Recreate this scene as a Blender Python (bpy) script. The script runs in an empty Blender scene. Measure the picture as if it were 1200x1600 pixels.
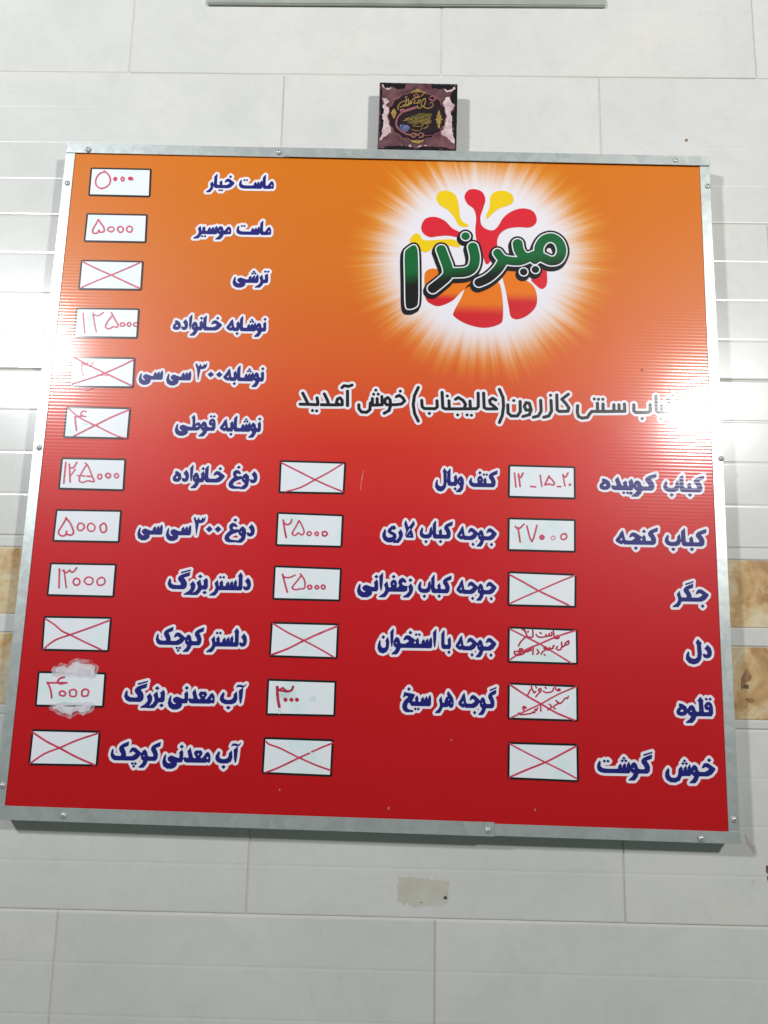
import bpy, bmesh, math, random
import numpy as np
from mathutils import Vector, Euler
from mathutils.geometry import tessellate_polygon

random.seed(7)
rng = np.random.RandomState(11)
SC = bpy.context.scene
COL = SC.collection

# ------------------------------------------------------------------ camera
CAM_LOC = Vector((0.5227, -1.2748, -1.0616))
CAM_ROT = Euler((1.7367, -0.0191, 0.0094), 'XYZ')
FPX = 1169.2                       # focal length in pixels of the 1200 x 1600 photograph
cam = bpy.data.cameras.new('camera')
cam.sensor_fit = 'VERTICAL'; cam.sensor_height = 36.0
cam.lens = FPX / 1600 * 36.0
cam.clip_start = 0.01; cam.clip_end = 100
co = bpy.data.objects.new('camera', cam); COL.objects.link(co)
co.location = CAM_LOC; co.rotation_euler = CAM_ROT
SC.camera = co

# ------------------------------------------------------------------ light: two ceiling lamps behind the viewer + room bounce
world = bpy.data.worlds.new('World'); SC.world = world; world.use_nodes = True
world.node_tree.nodes['Background'].inputs[0].default_value = (0.84, 1.0, 0.90, 1)
world.node_tree.nodes['Background'].inputs[1].default_value = 0.125
def lamp(name, loc, power, size, color, target):
    L = bpy.data.lights.new(name, 'AREA'); L.shape = 'DISK'; L.size = size
    L.energy = power; L.color = color
    o = bpy.data.objects.new(name, L); COL.objects.link(o); o.location = loc
    d = Vector(target) - Vector(loc); o.rotation_euler = d.to_track_quat('-Z', 'Y').to_euler()
    return o
lamp('ceiling_lamp', (-1.42, -2.60, 0.43), 85, 0.28, (0.965, 0.975, 1.0), (-0.7, 0, 1.15))
lamp('ceiling_lamp', (2.13, -2.60, 0.13), 62, 0.22, (1.0, 0.98, 0.955), (1.2, 0, 0.85))
SC.view_settings.view_transform = 'Standard'; SC.view_settings.look = 'None'
SC.view_settings.exposure = 0.0; SC.view_settings.gamma = 1.0
SC.cycles.sample_clamp_indirect = 6

# ------------------------------------------------------------------ helpers
RM = CAM_ROT.to_matrix()
def ray(px, py):
    return RM @ Vector(((px - 600) / FPX, -(py - 800) / FPX, -1.0))
def at_y(px, py, y):
    """world point seen at photograph pixel (px, py) on the plane Y = y"""
    d = ray(px, py); t = (y - CAM_LOC.y) / d.y
    return CAM_LOC + d * t

def srgb(r, g, b, k=1.0):
    f = lambda c: (c / 12.92 if c <= 0.04045 else ((c + 0.055) / 1.055) ** 2.4)
    return (f(r / 255) * k, f(g / 255) * k, f(b / 255) * k, 1)

def empty(name, loc, rot=(0, 0, 0)):
    o = bpy.data.objects.new(name, None); o.empty_display_size = 0.05
    COL.objects.link(o); o.location = loc; o.rotation_euler = rot
    return o
def tag(o, label=None, cat=None, group=None, kind=None):
    if label: o['label'] = label
    if cat: o['category'] = cat
    if group: o['group'] = group
    if kind: o['kind'] = kind
    return o
def link(name, me, mat, parent=None):
    if mat and not me.materials: me.materials.append(mat)
    o = bpy.data.objects.new(name, me); COL.objects.link(o)
    if parent: o.parent = parent
    return o
def bm_obj(name, bm, mat, parent=None, smooth=False):
    me = bpy.data.meshes.new(name)
    bmesh.ops.recalc_face_normals(bm, faces=bm.faces)
    bm.to_mesh(me); bm.free()
    if smooth:
        for p in me.polygons: p.use_smooth = True
    return link(name, me, mat, parent)
def box(bm, x0, x1, y0, y1, z0, z1, bevel=0.0, seg=2):
    r = bmesh.ops.create_cube(bm, size=1)
    vs = r['verts']
    bmesh.ops.scale(bm, verts=vs, vec=(x1 - x0, y1 - y0, z1 - z0))
    bmesh.ops.translate(bm, verts=vs, vec=((x0 + x1) / 2, (y0 + y1) / 2, (z0 + z1) / 2))
    if bevel:
        es = list({e for v in vs for e in v.link_edges})
        bmesh.ops.bevel(bm, geom=es, offset=bevel, segments=seg, affect='EDGES', profile=0.5)

# ------------------------------------------------------------------ materials
def nt(name):
    m = bpy.data.materials.new(name); m.use_nodes = True
    t = m.node_tree; b = t.nodes['Principled BSDF']
    return m, t, b
def N(t, kind, **kw):
    n = t.nodes.new(kind)
    for k, v in kw.items():
        if k in n.inputs: n.inputs[k].default_value = v
        else: setattr(n, k, v)
    return n
def math_(t, op, a, b=None, c=None, clamp=False):
    n = t.nodes.new('ShaderNodeMath'); n.operation = op; n.use_clamp = clamp
    for i, v in enumerate((a, b, c)):
        if v is None: continue
        if isinstance(v, (int, float)): n.inputs[i].default_value = v
        else: t.links.new(v, n.inputs[i])
    return n.outputs[0]
def mix(t, fac, a, b, mode='MIX'):
    n = t.nodes.new('ShaderNodeMix'); n.data_type = 'RGBA'; n.blend_type = mode; n.clamp_factor = True
    if isinstance(fac, (int, float)): n.inputs[0].default_value = fac
    else: t.links.new(fac, n.inputs[0])
    for i, v in ((6, a), (7, b)):
        if isinstance(v, tuple): n.inputs[i].default_value = v
        else: t.links.new(v, n.inputs[i])
    return n.outputs[2]
def ramp(t, fac, stops, interp='LINEAR'):
    n = t.nodes.new('ShaderNodeValToRGB'); n.color_ramp.interpolation = interp
    e = n.color_ramp.elements
    while len(e) < len(stops): e.new(0.5)
    for el, (p, c) in zip(e, stops): el.position = p; el.color = c
    t.links.new(fac, n.inputs[0]); return n.outputs[0]
def noise(t, vec, scale, detail=3, rough=0.55, dist=0.0):
    n = N(t, 'ShaderNodeTexNoise'); n.inputs['Scale'].default_value = scale
    n.inputs['Detail'].default_value = detail; n.inputs['Roughness'].default_value = rough
    n.inputs['Distortion'].default_value = dist
    t.links.new(vec, n.inputs['Vector']); return n.outputs['Fac']

RIB = 0.0060
def ribbed(t, b, rough=0.26, strength=0.35):
    """fluted plastic sheet: broad soft sheen below, and a glossy film whose fine horizontal flutes show"""
    tc = N(t, 'ShaderNodeTexCoord'); sep = N(t, 'ShaderNodeSeparateXYZ')
    t.links.new(tc.outputs['Object'], sep.inputs[0])
    s = math_(t, 'SINE', math_(t, 'MULTIPLY', sep.outputs[2], 2 * math.pi / RIB))
    bp = N(t, 'ShaderNodeBump'); bp.inputs['Strength'].default_value = min(1, strength * 2); bp.inputs['Distance'].default_value = 0.000036
    wob = noise(t, tc.outputs['Object'], 5.0, 2)
    hgt = math_(t, 'ADD', s, math_(t, 'MULTIPLY', wob, 14.0))
    t.links.new(hgt, bp.inputs['Height'])
    t.links.new(bp.outputs[0], b.inputs['Coat Normal'])
    b.inputs['Coat Weight'].default_value = 0.75; b.inputs['Coat Roughness'].default_value = 0.125
    b.inputs['Specular IOR Level'].default_value = 0.28
    b.inputs['Roughness'].default_value = rough + 0.14
    return tc, sep
def printed(name, col, rough=0.26, strength=0.35):
    m, t, b = nt(name); tc, sep = ribbed(t, b, rough, strength)
    f = noise(t, tc.outputs['Object'], 60, 3)
    c2 = tuple(min(1, c * 1.10 + 0.004) for c in col[:3]) + (1,)
    t.links.new(mix(t, f, col, c2), b.inputs['Base Color'])
    return m

M_white_print = printed('white_print', srgb(228, 226, 236))
M_blue = printed('blue_print', srgb(14, 18, 112))
M_dark = printed('dark_print', srgb(10, 11, 18))
M_black = printed('black_print', srgb(10, 12, 14))
M_redp = printed('red_print', srgb(212, 30, 48))
M_yel = printed('yellow_print', srgb(232, 196, 10))

def grad_print(name, top, bot, z0, z1, tilt=0.0):
    m, t, b = nt(name); tc, sep = ribbed(t, b)
    z = math_(t, 'ADD', sep.outputs[2], math_(t, 'MULTIPLY', sep.outputs[0], tilt))
    f = N(t, 'ShaderNodeMapRange'); f.interpolation_type = 'SMOOTHSTEP'
    f.inputs[1].default_value = z0; f.inputs[2].default_value = z1
    t.links.new(z, f.inputs[0])
    t.links.new(mix(t, f.outputs[0], bot, top), b.inputs['Base Color'])
    return m

def mat_field():
    m, t, b = nt('whiteboard_field'); tc, sep = ribbed(t, b, 0.22, 0.15)
    f = noise(t, tc.outputs['Object'], 14, 3, 0.6)
    c = ramp(t, f, [(0.40, srgb(236, 238, 246)), (0.58, srgb(230, 239, 244)), (0.74, srgb(210, 236, 234))])
    t.links.new(c, b.inputs['Base Color']); return m
M_field = mat_field()
def mat_marker(name, a, bcol):
    m, t, b = nt(name); tc = N(t, 'ShaderNodeTexCoord')
    f = noise(t, tc.outputs['Object'], 70, 3)
    c = ramp(t, f, [(0.35, a), (0.65, bcol)])
    t.links.new(c, b.inputs['Base Color']); b.inputs['Roughness'].default_value = 0.4; return m
M_marker = mat_marker('red_marker', srgb(190, 26, 66), srgb(214, 74, 110))
M_marker_faint = mat_marker('faded_red_marker', srgb(214, 110, 140), srgb(226, 170, 190))
M_marker_old = mat_marker('wiped_marker', srgb(196, 218, 216), srgb(222, 234, 238))
M_marker_thick = mat_marker('dark_red_marker', srgb(165, 12, 50), srgb(196, 34, 74))

def mat_metal():
    m, t, b = nt('galvanised_steel')
    tc = N(t, 'ShaderNodeTexCoord')
    v = N(t, 'ShaderNodeTexVoronoi'); v.inputs['Scale'].default_value = 80; v.inputs['Randomness'].default_value = 1
    dn = N(t, 'ShaderNodeTexNoise'); dn.inputs['Scale'].default_value = 30; dn.inputs['Detail'].default_value = 3
    t.links.new(tc.outputs['Object'], dn.inputs['Vector'])
    mx = N(t, 'ShaderNodeVectorMath'); mx.operation = 'MULTIPLY_ADD'; mx.inputs[1].default_value = (.03, .03, .03)
    t.links.new(dn.outputs['Color'], mx.inputs[0]); t.links.new(tc.outputs['Object'], mx.inputs[2])
    t.links.new(mx.outputs[0], v.inputs['Vector'])
    n1 = noise(t, tc.outputs['Object'], 9, 5, 0.6)
    sp = N(t, 'ShaderNodeSeparateColor'); t.links.new(v.outputs['Color'], sp.inputs[0])
    f = math_(t, 'ADD', math_(t, 'MULTIPLY', sp.outputs[0], 0.35), math_(t, 'MULTIPLY', n1, 0.65))
    c = ramp(t, f, [(0.25, (0.53, 0.57, 0.57, 1)), (0.75, (0.63, 0.68, 0.67, 1))])
    t.links.new(c, b.inputs['Base Color'])
    b.inputs['Metallic'].default_value = 0.6
    r = math_(t, 'ADD', math_(t, 'MULTIPLY', f, 0.06), 0.34)
    t.links.new(r, b.inputs['Roughness'])
    bp = N(t, 'ShaderNodeBump'); bp.inputs['Strength'].default_value = 0.25; bp.inputs['Distance'].default_value = 0.0012
    t.links.new(noise(t, tc.outputs['Object'], 22, 3), bp.inputs['Height']); t.links.new(bp.outputs[0], b.inputs['Normal'])
    return m
M_metal = mat_metal()
m, t, b = nt('screw_steel'); b.inputs['Base Color'].default_value = (0.74, 0.75, 0.74, 1); b.inputs['Metallic'].default_value = 0.5; b.inputs['Roughness'].default_value = 0.35; M_screw = m
m, t, b = nt('screw_recess'); b.inputs['Base Color'].default_value = (0.16, 0.16, 0.16, 1); b.inputs['Roughness'].default_value = 0.6; M_recess = m

def mat_tile(name, marble=False):
    m, t, b = nt(name)
    g = N(t, 'ShaderNodeNewGeometry'); oi = N(t, 'ShaderNodeObjectInfo')
    off = N(t, 'ShaderNodeVectorMath'); off.operation = 'MULTIPLY_ADD'
    cx = N(t, 'ShaderNodeCombineXYZ')
    for i in range(3): t.links.new(oi.outputs['Random'], cx.inputs[i])
    t.links.new(cx.outputs[0], off.inputs[0]); off.inputs[1].default_value = (37, 19, 53) if not marble else (3, 3, 3)
    t.links.new(g.outputs['Position'], off.inputs[2])
    P = off.outputs[0]
    if not marble:
        big = noise(t, P, 2.6, 5, 0.6, 0.8)
        fine = noise(t, P, 16, 5, 0.65, 0.5)
        c1 = ramp(t, big, [(0.30, srgb(207, 207, 205)), (0.55, srgb(214, 214, 211)), (0.75, srgb(219, 216, 210))])
        vein = math_(t, 'ABSOLUTE', math_(t, 'SUBTRACT', noise(t, P, 5.0, 6, 0.6, 1.6), 0.5))
        vf = ramp(t, vein, [(0.0, (1, 1, 1, 1)), (0.030, (0, 0, 0, 1))])
        c2 = mix(t, math_(t, 'MULTIPLY', vf, 0.09), c1, srgb(178, 176, 170))
        c = mix(t, math_(t, 'MULTIPLY', math_(t, 'SUBTRACT', fine, 0.45, clamp=True), 0.7), c2, srgb(188, 190, 188))
        # tiny grime specks
        sp = ramp(t, noise(t, P, 95, 2), [(0.74, (0, 0, 0, 1)), (0.80, (1, 1, 1, 1))])
        c = mix(t, math_(t, 'MULTIPLY', sp, 0.25), c, srgb(150, 140, 125))
    else:
        big = noise(t, P, 11, 5, 0.62, 0.6)
        fine = noise(t, P, 40, 5, 0.65, 0.8)
        c1 = ramp(t, big, [(0.36, srgb(158, 116, 72)), (0.44, srgb(198, 160, 108)), (0.50, srgb(208, 188, 150)), (0.57, srgb(218, 206, 180)), (0.66, srgb(194, 174, 134))])
        vein = math_(t, 'ABSOLUTE', math_(t, 'SUBTRACT', noise(t, P, 6.0, 5, 0.6, 1.0), 0.5))
        vf = ramp(t, vein, [(0.0, (1, 1, 1, 1)), (0.035, (0, 0, 0, 1))])
        c2 = mix(t, math_(t, 'MULTIPLY', vf, 0.22), c1, srgb(150, 98, 52))
        c = mix(t, math_(t, 'MULTIPLY', fine, 0.35), c2, srgb(216, 194, 156))
    t.links.new(c, b.inputs['Base Color'])
    b.inputs['Roughness'].default_value = 0.13
    r = math_(t, 'ADD', math_(t, 'MULTIPLY', noise(t, P, 7, 4), 0.08), 0.22)
    t.links.new(r, b.inputs['Roughness'])
    bp = N(t, 'ShaderNodeBump'); bp.inputs['Strength'].default_value = 0.5; bp.inputs['Distance'].default_value = 0.0012
    hh = math_(t, 'ADD', noise(t, P, 6, 2), math_(t, 'MULTIPLY', noise(t, P, 120, 2), 0.012))
    b.inputs['Coat Weight'].default_value = 0.5; b.inputs['Coat Roughness'].default_value = 0.07; b.inputs['Specular IOR Level'].default_value = 0.35
    t.links.new(hh, bp.inputs['Height']); t.links.new(bp.outputs[0], b.inputs['Normal'])
    return m
M_tile = mat_tile('glazed_tile'); M_marble = mat_tile('marble_band', True)
m, t, b = nt('grout'); g = N(t, 'ShaderNodeNewGeometry')
t.links.new(ramp(t, noise(t, g.outputs['Position'], 12, 4), [(0.3, srgb(200, 196, 187)), (0.7, srgb(220, 217, 211))]), b.inputs['Base Color'])
b.inputs['Roughness'].default_value = 0.9; M_grout = m

# ------------------------------------------------------------------ wall of embossed tiles
TL, TH, GAP = 0.6, 0.3, 0.0022
bm = bmesh.new(); box(bm, -3.0, 4.2, 0.0020, 0.12, -3.0, 1.8)
wall = bm_obj('wall', bm, M_grout); tag(wall, kind='structure')

def extrude_profile(prof, x0, x1, back=0.0060):
    """prof: list of (z, y); front surface swept along x with closed ends and top/bottom"""
    verts, faces = [], []
    n = len(prof); e = 0.0012
    xs = (x0, x0 + e, x1 - e, x1)
    for i, x in enumerate(xs):
        for z, y in prof: verts.append((x, y + (0.0010 if i in (0, 3) else 0.0), z))
    for i in range(3):
        for j in range(n - 1):
            a = i * n + j
            faces.append((a, a + 1, a + n + 1, a + n))
    k = len(verts)
    zt, zb = prof[0][0], prof[-1][0]
    verts += [(x0, back, zt), (x1, back, zt), (x1, back, zb), (x0, back, zb)]
    faces += [(0, n, 2 * n, 3 * n, k + 1, k), (k + 3, k + 2, 4 * n - 1, 3 * n - 1, 2 * n - 1, n - 1)]
    faces.append(tuple([k] + [k + 3] + [n - 1 - j for j in range(n)]))
    faces.append(tuple([k + 1] + [3 * n + j for j in range(n)] + [k + 2]))
    return verts, faces
def sweep_mesh(name, prof, x0, x1):
    v, f = extrude_profile(prof, x0, x1)
    me = bpy.data.meshes.new(name); me.from_pydata(v, [], f); me.update()
    b_ = bmesh.new(); b_.from_mesh(me); bmesh.ops.recalc_face_normals(b_, faces=b_.faces); b_.to_mesh(me); b_.free()
    return me
# pillowed tile front with three shallow V grooves
prof = [(0.0, 0.0012), (-0.0012, 0.0002), (-0.003, 0.0)]
for k in (1, 2, 3):
    z = -k * TH / 4
    prof += [(z + 0.0036 * q, 0.00030 * (0.5 + 0.5 * math.cos(math.pi * q))) for q in (1, .72, .45, .2, -.2, -.45, -.72, -1)]
hz = TH - GAP
prof += [(-hz + 0.003, 0.0), (-hz + 0.0012, 0.0002), (-hz, 0.0012)]
tile_me = sweep_mesh('tile', prof, GAP / 2, TL - GAP / 2); tile_me.materials.append(M_tile)
# border tile: pale fillets around two recessed marble bands
def fillet(z0, z1, y=0.0):
    return [(z0, y + 0.0014), (z0 - 0.002, y), (z1 + 0.002, y), (z1, y + 0.0014)]
B1, B2, B3, B4 = -0.019, -0.134, -0.164, -0.284
bprof = fillet(0, B1) + fillet(B1 - 0.0002, B2 + 0.0002, 0.0024) + fillet(B2, B3) + fillet(B3 - 0.0002, B4 + 0.0002, 0.0024) + fillet(B4, -hz)
border_me = sweep_mesh('border_tile', bprof, GAP / 2, TL - GAP / 2); border_me.materials.append(M_tile)
def band_me(z0, z1):
    p = [(z0 - 0.0012, 0.0018), (z0 - 0.0026, 0.0006), (z1 + 0.0026, 0.0006), (z1 + 0.0012, 0.0018)]
    me = sweep_mesh('marble_band', p, GAP / 2 + 0.0004, TL - GAP / 2 - 0.0004); me.materials.append(M_marble); return me
band1, band2 = band_me(B1, B2), band_me(B3, B4)
first_row = -4
for r in range(first_row, 8):
    ztop = -r * TH - GAP / 2
    off = 0.0 if r % 2 else 0.3            # running bond
    if r == 3: off = 0.0
    if r in (-1, 1, 3, 5): off = 0.0
    off = {0: 0.3, 1: 0.0, 2: 0.3, 3: 0.0, 4: 0.3, 5: 0.0}.get(r, 0.3 if r % 2 == 0 else 0.0)
    for c in range(-4, 6):
        me = border_me if r == 3 else tile_me
        o = bpy.data.objects.new('border_tile' if r == 3 else 'tile', me); COL.objects.link(o); o.parent = wall
        o.location = (off + c * TL, random.uniform(-0.0003, 0.0003), ztop + random.uniform(-0.0002, 0.0002))
        o.rotation_euler = (random.gauss(0, 0.0011), 0, random.gauss(0, 0.0009))
        if r == 3:
            for bme in (band1, band2):
                q = bpy.data.objects.new('marble_band', bme); COL.objects.link(q); q.parent = o

# ------------------------------------------------------------------ signed-distance drawing (glyphs, strokes) -> flat contours
def seg_dist(X, Z, a, b, ra, rb):
    ax, az = a; bx, bz = b
    dx, dz = bx - ax, bz - az; L = dx * dx + dz * dz + 1e-12
    t_ = np.clip(((X - ax) * dx + (Z - az) * dz) / L, 0, 1)
    return np.hypot(X - ax - t_ * dx, Z - az - t_ * dz) - (ra + (rb - ra) * t_)
def poly_sdf(X, Z, P):
    d = np.full(X.shape, 1e9); s = np.zeros(X.shape, bool)
    n = len(P)
    for i in range(n):
        a, b_ = P[i], P[(i + 1) % n]
        d = np.minimum(d, seg_dist(X, Z, a, b_, 0, 0))
        if a[1] != b_[1]:
            c = ((a[1] > Z) != (b_[1] > Z)) & (X < (b_[0] - a[0]) * (Z - a[1]) / (b_[1] - a[1]) + a[0])
            s ^= c
    return np.where(s, -d, d)
class Draw:
    """collects polygons, holes and round strokes in board metres"""
    def __init__(self): self.items = []; self.pts = []
    def poly(self, P, holes=()):
        self.items.append(('p', P, holes)); self.pts += list(P)
    def stroke(self, P, r, r2=None):
        self.items.append(('s', P, (r, r if r2 is None else r2))); self.pts += list(P)
    def dot(self, p, r): self.stroke([p, (p[0] + 1e-5, p[1])], r)
    def field(self, cell, pad):
        rr = max([max(e) if k == 's' else 0 for k, P, e in self.items])
        a = np.array(self.pts); x0, z0 = a.min(0) - pad - rr; x1, z1 = a.max(0) + pad + rr
        xs = np.arange(x0, x1 + cell, cell); zs = np.arange(z0, z1 + cell, cell)
        F = np.full((len(zs), len(xs)), 1.0)
        for kind, P, e in self.items:
            q = np.array(P); m_ = pad + (max(e) if kind == 's' else 0)
            i0 = max(0, int((q[:, 0].min() - m_ - x0) / cell)); i1 = min(len(xs), int((q[:, 0].max() + m_ - x0) / cell) + 2)
            j0 = max(0, int((q[:, 1].min() - m_ - z0) / cell)); j1 = min(len(zs), int((q[:, 1].max() + m_ - z0) / cell) + 2)
            X, Z = np.meshgrid(xs[i0:i1], zs[j0:j1])
            if kind == 's':
                n = len(P) - 1
                for i in range(n):
                    ra = e[0] + (e[1] - e[0]) * i / n; rb = e[0] + (e[1] - e[0]) * (i + 1) / n
                    F[j0:j1, i0:i1] = np.minimum(F[j0:j1, i0:i1], seg_dist(X, Z, P[i], P[i + 1], ra, rb))
            else:
                d = poly_sdf(X, Z, P)
                for h in e: d = np.maximum(d, -poly_sdf(X, Z, h))
                F[j0:j1, i0:i1] = np.minimum(F[j0:j1, i0:i1], d)
        return F, x0, z0, cell
def contours(F, x0, z0, cell, level):
    G = F - level; G[np.abs(G) < 1e-9] = 1e-9
    G[0, :] = G[-1, :] = 1; G[:, 0] = G[:, -1] = 1
    S = G < 0
    H, W = G.shape
    c = (S[:-1, :-1].astype(int) + 2 * S[:-1, 1:] + 4 * S[1:, 1:] + 8 * S[1:, :-1])
    js, is_ = np.nonzero((c > 0) & (c < 15))
    def e_pt(k):
        d, j, i = k
        if d == 0: a, b_ = G[j, i], G[j, i + 1]; f = a / (a - b_); return (x0 + (i + f) * cell, z0 + j * cell)
        a, b_ = G[j, i], G[j + 1, i]; f = a / (a - b_); return (x0 + i * cell, z0 + (j + f) * cell)
    T = {1: [(3, 0)], 2: [(0, 1)], 3: [(3, 1)], 4: [(1, 2)], 5: [(3, 2), (1, 0)], 6: [(0, 2)], 7: [(3, 2)], 8: [(2, 3)], 9: [(2, 0)],
         10: [(0, 3), (2, 1)], 11: [(2, 1)], 12: [(1, 3)], 13: [(1, 0)], 14: [(0, 3)]}
    nxt = {}
    for j, i in zip(js.tolist(), is_.tolist()):
        E_ = ((0, j, i), (1, j, i + 1), (0, j + 1, i), (1, j, i))
        for a, b_ in T[int(c[j, i])]: nxt[E_[a]] = E_[b_]
    loops = []
    while nxt:
        k0, k = nxt.popitem(); L = [k0]
        while k != k0 and k in nxt:
            L.append(k); k = nxt.pop(k)
        if len(L) > 5: loops.append([e_pt(q) for q in L])
    return loops
def simplify(L, tol):
    L = np.array(L); n = len(L)
    keep = np.zeros(n, bool); m_ = n // 2; keep[0] = keep[m_] = True
    st = [(0, m_), (m_, n)]
    while st:
        a, b_ = st.pop()
        if b_ - a < 2: continue
        p, q = L[a], L[b_ % n]; d = q - p; l = math.hypot(*d) + 1e-12
        seg = L[a + 1:b_] - p
        dist = np.abs(seg[:, 0] * d[1] - seg[:, 1] * d[0]) / l
        k = int(dist.argmax())
        if dist[k] > tol: keep[a + 1 + k] = True; st += [(a, a + 1 + k), (a + 1 + k, b_)]
    return [tuple(p) for p in L[keep]]
def area(L):
    a = np.array(L); return 0.5 * np.sum(a[:, 0] * np.roll(a[:, 1], -1) - a[:, 1] * np.roll(a[:, 0], -1))
def inside(p, L):
    r = False; n = len(L)
    for i in range(n):
        a, b_ = L[i], L[(i + 1) % n]
        if (a[1] > p[1]) != (b_[1] > p[1]) and p[0] < (b_[0] - a[0]) * (p[1] - a[1]) / (b_[1] - a[1]) + a[0]: r = not r
    return r
def sheet(name, loops, y, mat, parent, tol=0.00009):
    loops = [simplify(L, tol) for L in loops]; loops = [L for L in loops if len(L) >= 3 and abs(area(L)) > 2e-7]
    dep = [sum(inside(L[0], M_) for M_ in loops if M_ is not L) for L in loops]
    verts, faces = [], []
    for L, d in zip(loops, dep):
        if d % 2: continue
        holes = [M_ for M_, e in zip(loops, dep) if e == d + 1 and inside(M_[0], L)]
        grp = [[Vector((x, z, 0)) for x, z in q] for q in [L] + holes]
        tr = tessellate_polygon(grp); base = len(verts)
        for q in [L] + holes: verts += [(x, y, z) for x, z in q]
        for f in tr: faces.append(tuple(base + i for i in f))
    me = bpy.data.meshes.new(name); me.from_pydata(verts, [], faces); me.update()
    # face the viewer (-Y)
    b_ = bmesh.new(); b_.from_mesh(me)
    for f in b_.faces:
        f.normal_update()
        if f.normal.y > 0: f.normal_flip()
    b_.to_mesh(me); b_.free()
    return link(name, me, mat, parent)
def smooth_poly(P, k=4):
    """closed Catmull-Rom"""
    out = []; n = len(P); A = [np.array(p, float) for p in P]
    for i in range(n):
        p0, p1, p2, p3 = A[i - 1], A[i], A[(i + 1) % n], A[(i + 2) % n]
        for s in range(k):
            u = s / k
            out.append(tuple(0.5 * ((2 * p1) + (-p0 + p2) * u + (2 * p0 - 5 * p1 + 4 * p2 - p3) * u * u + (-p0 + 3 * p1 - 3 * p2 + p3) * u ** 3)))
    return out
def smooth_line(P, k=4):
    if len(P) < 3: return P
    A = [np.array(P[0], float)] + [np.array(p, float) for p in P] + [np.array(P[-1], float)]
    out = []
    for i in range(1, len(A) - 2):
        p0, p1, p2, p3 = A[i - 1:i + 3]
        for s in range(k):
            u = s / k
            out.append(tuple(0.5 * ((2 * p1) + (-p0 + p2) * u + (2 * p0 - 5 * p1 + 4 * p2 - p3) * u * u + (-p0 + 3 * p1 - 3 * p2 + p3) * u ** 3)))
    out.append(tuple(A[-1])); return out

# ------------------------------------------------------------------ menu board
BW, BH, BY, ROLL = 1.169, 1.172, -0.040, 0.0109
BC = Vector((0.4918, BY, -0.7747))
board = empty('menu_board', BC, (0, ROLL, 0))
tag(board, 'large square orange and red menu board with galvanised frame and Persian price list', 'menu board')
BX = Vector((math.cos(ROLL), 0, -math.sin(ROLL))); BZ = Vector((math.sin(ROLL), 0, math.cos(ROLL)))
def onb(px, py):
    """photograph pixel -> (x, z) in metres on the board's front"""
    p = at_y(px, py, BY) - BC
    return (p.dot(BX), p.dot(BZ))
FWD = 0.018
IN = dict(l=-BW / 2 + 0.0175, r=BW / 2 - 0.0180, b=-BH / 2 + 0.0200, t=BH / 2 - 0.0185)

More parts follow.
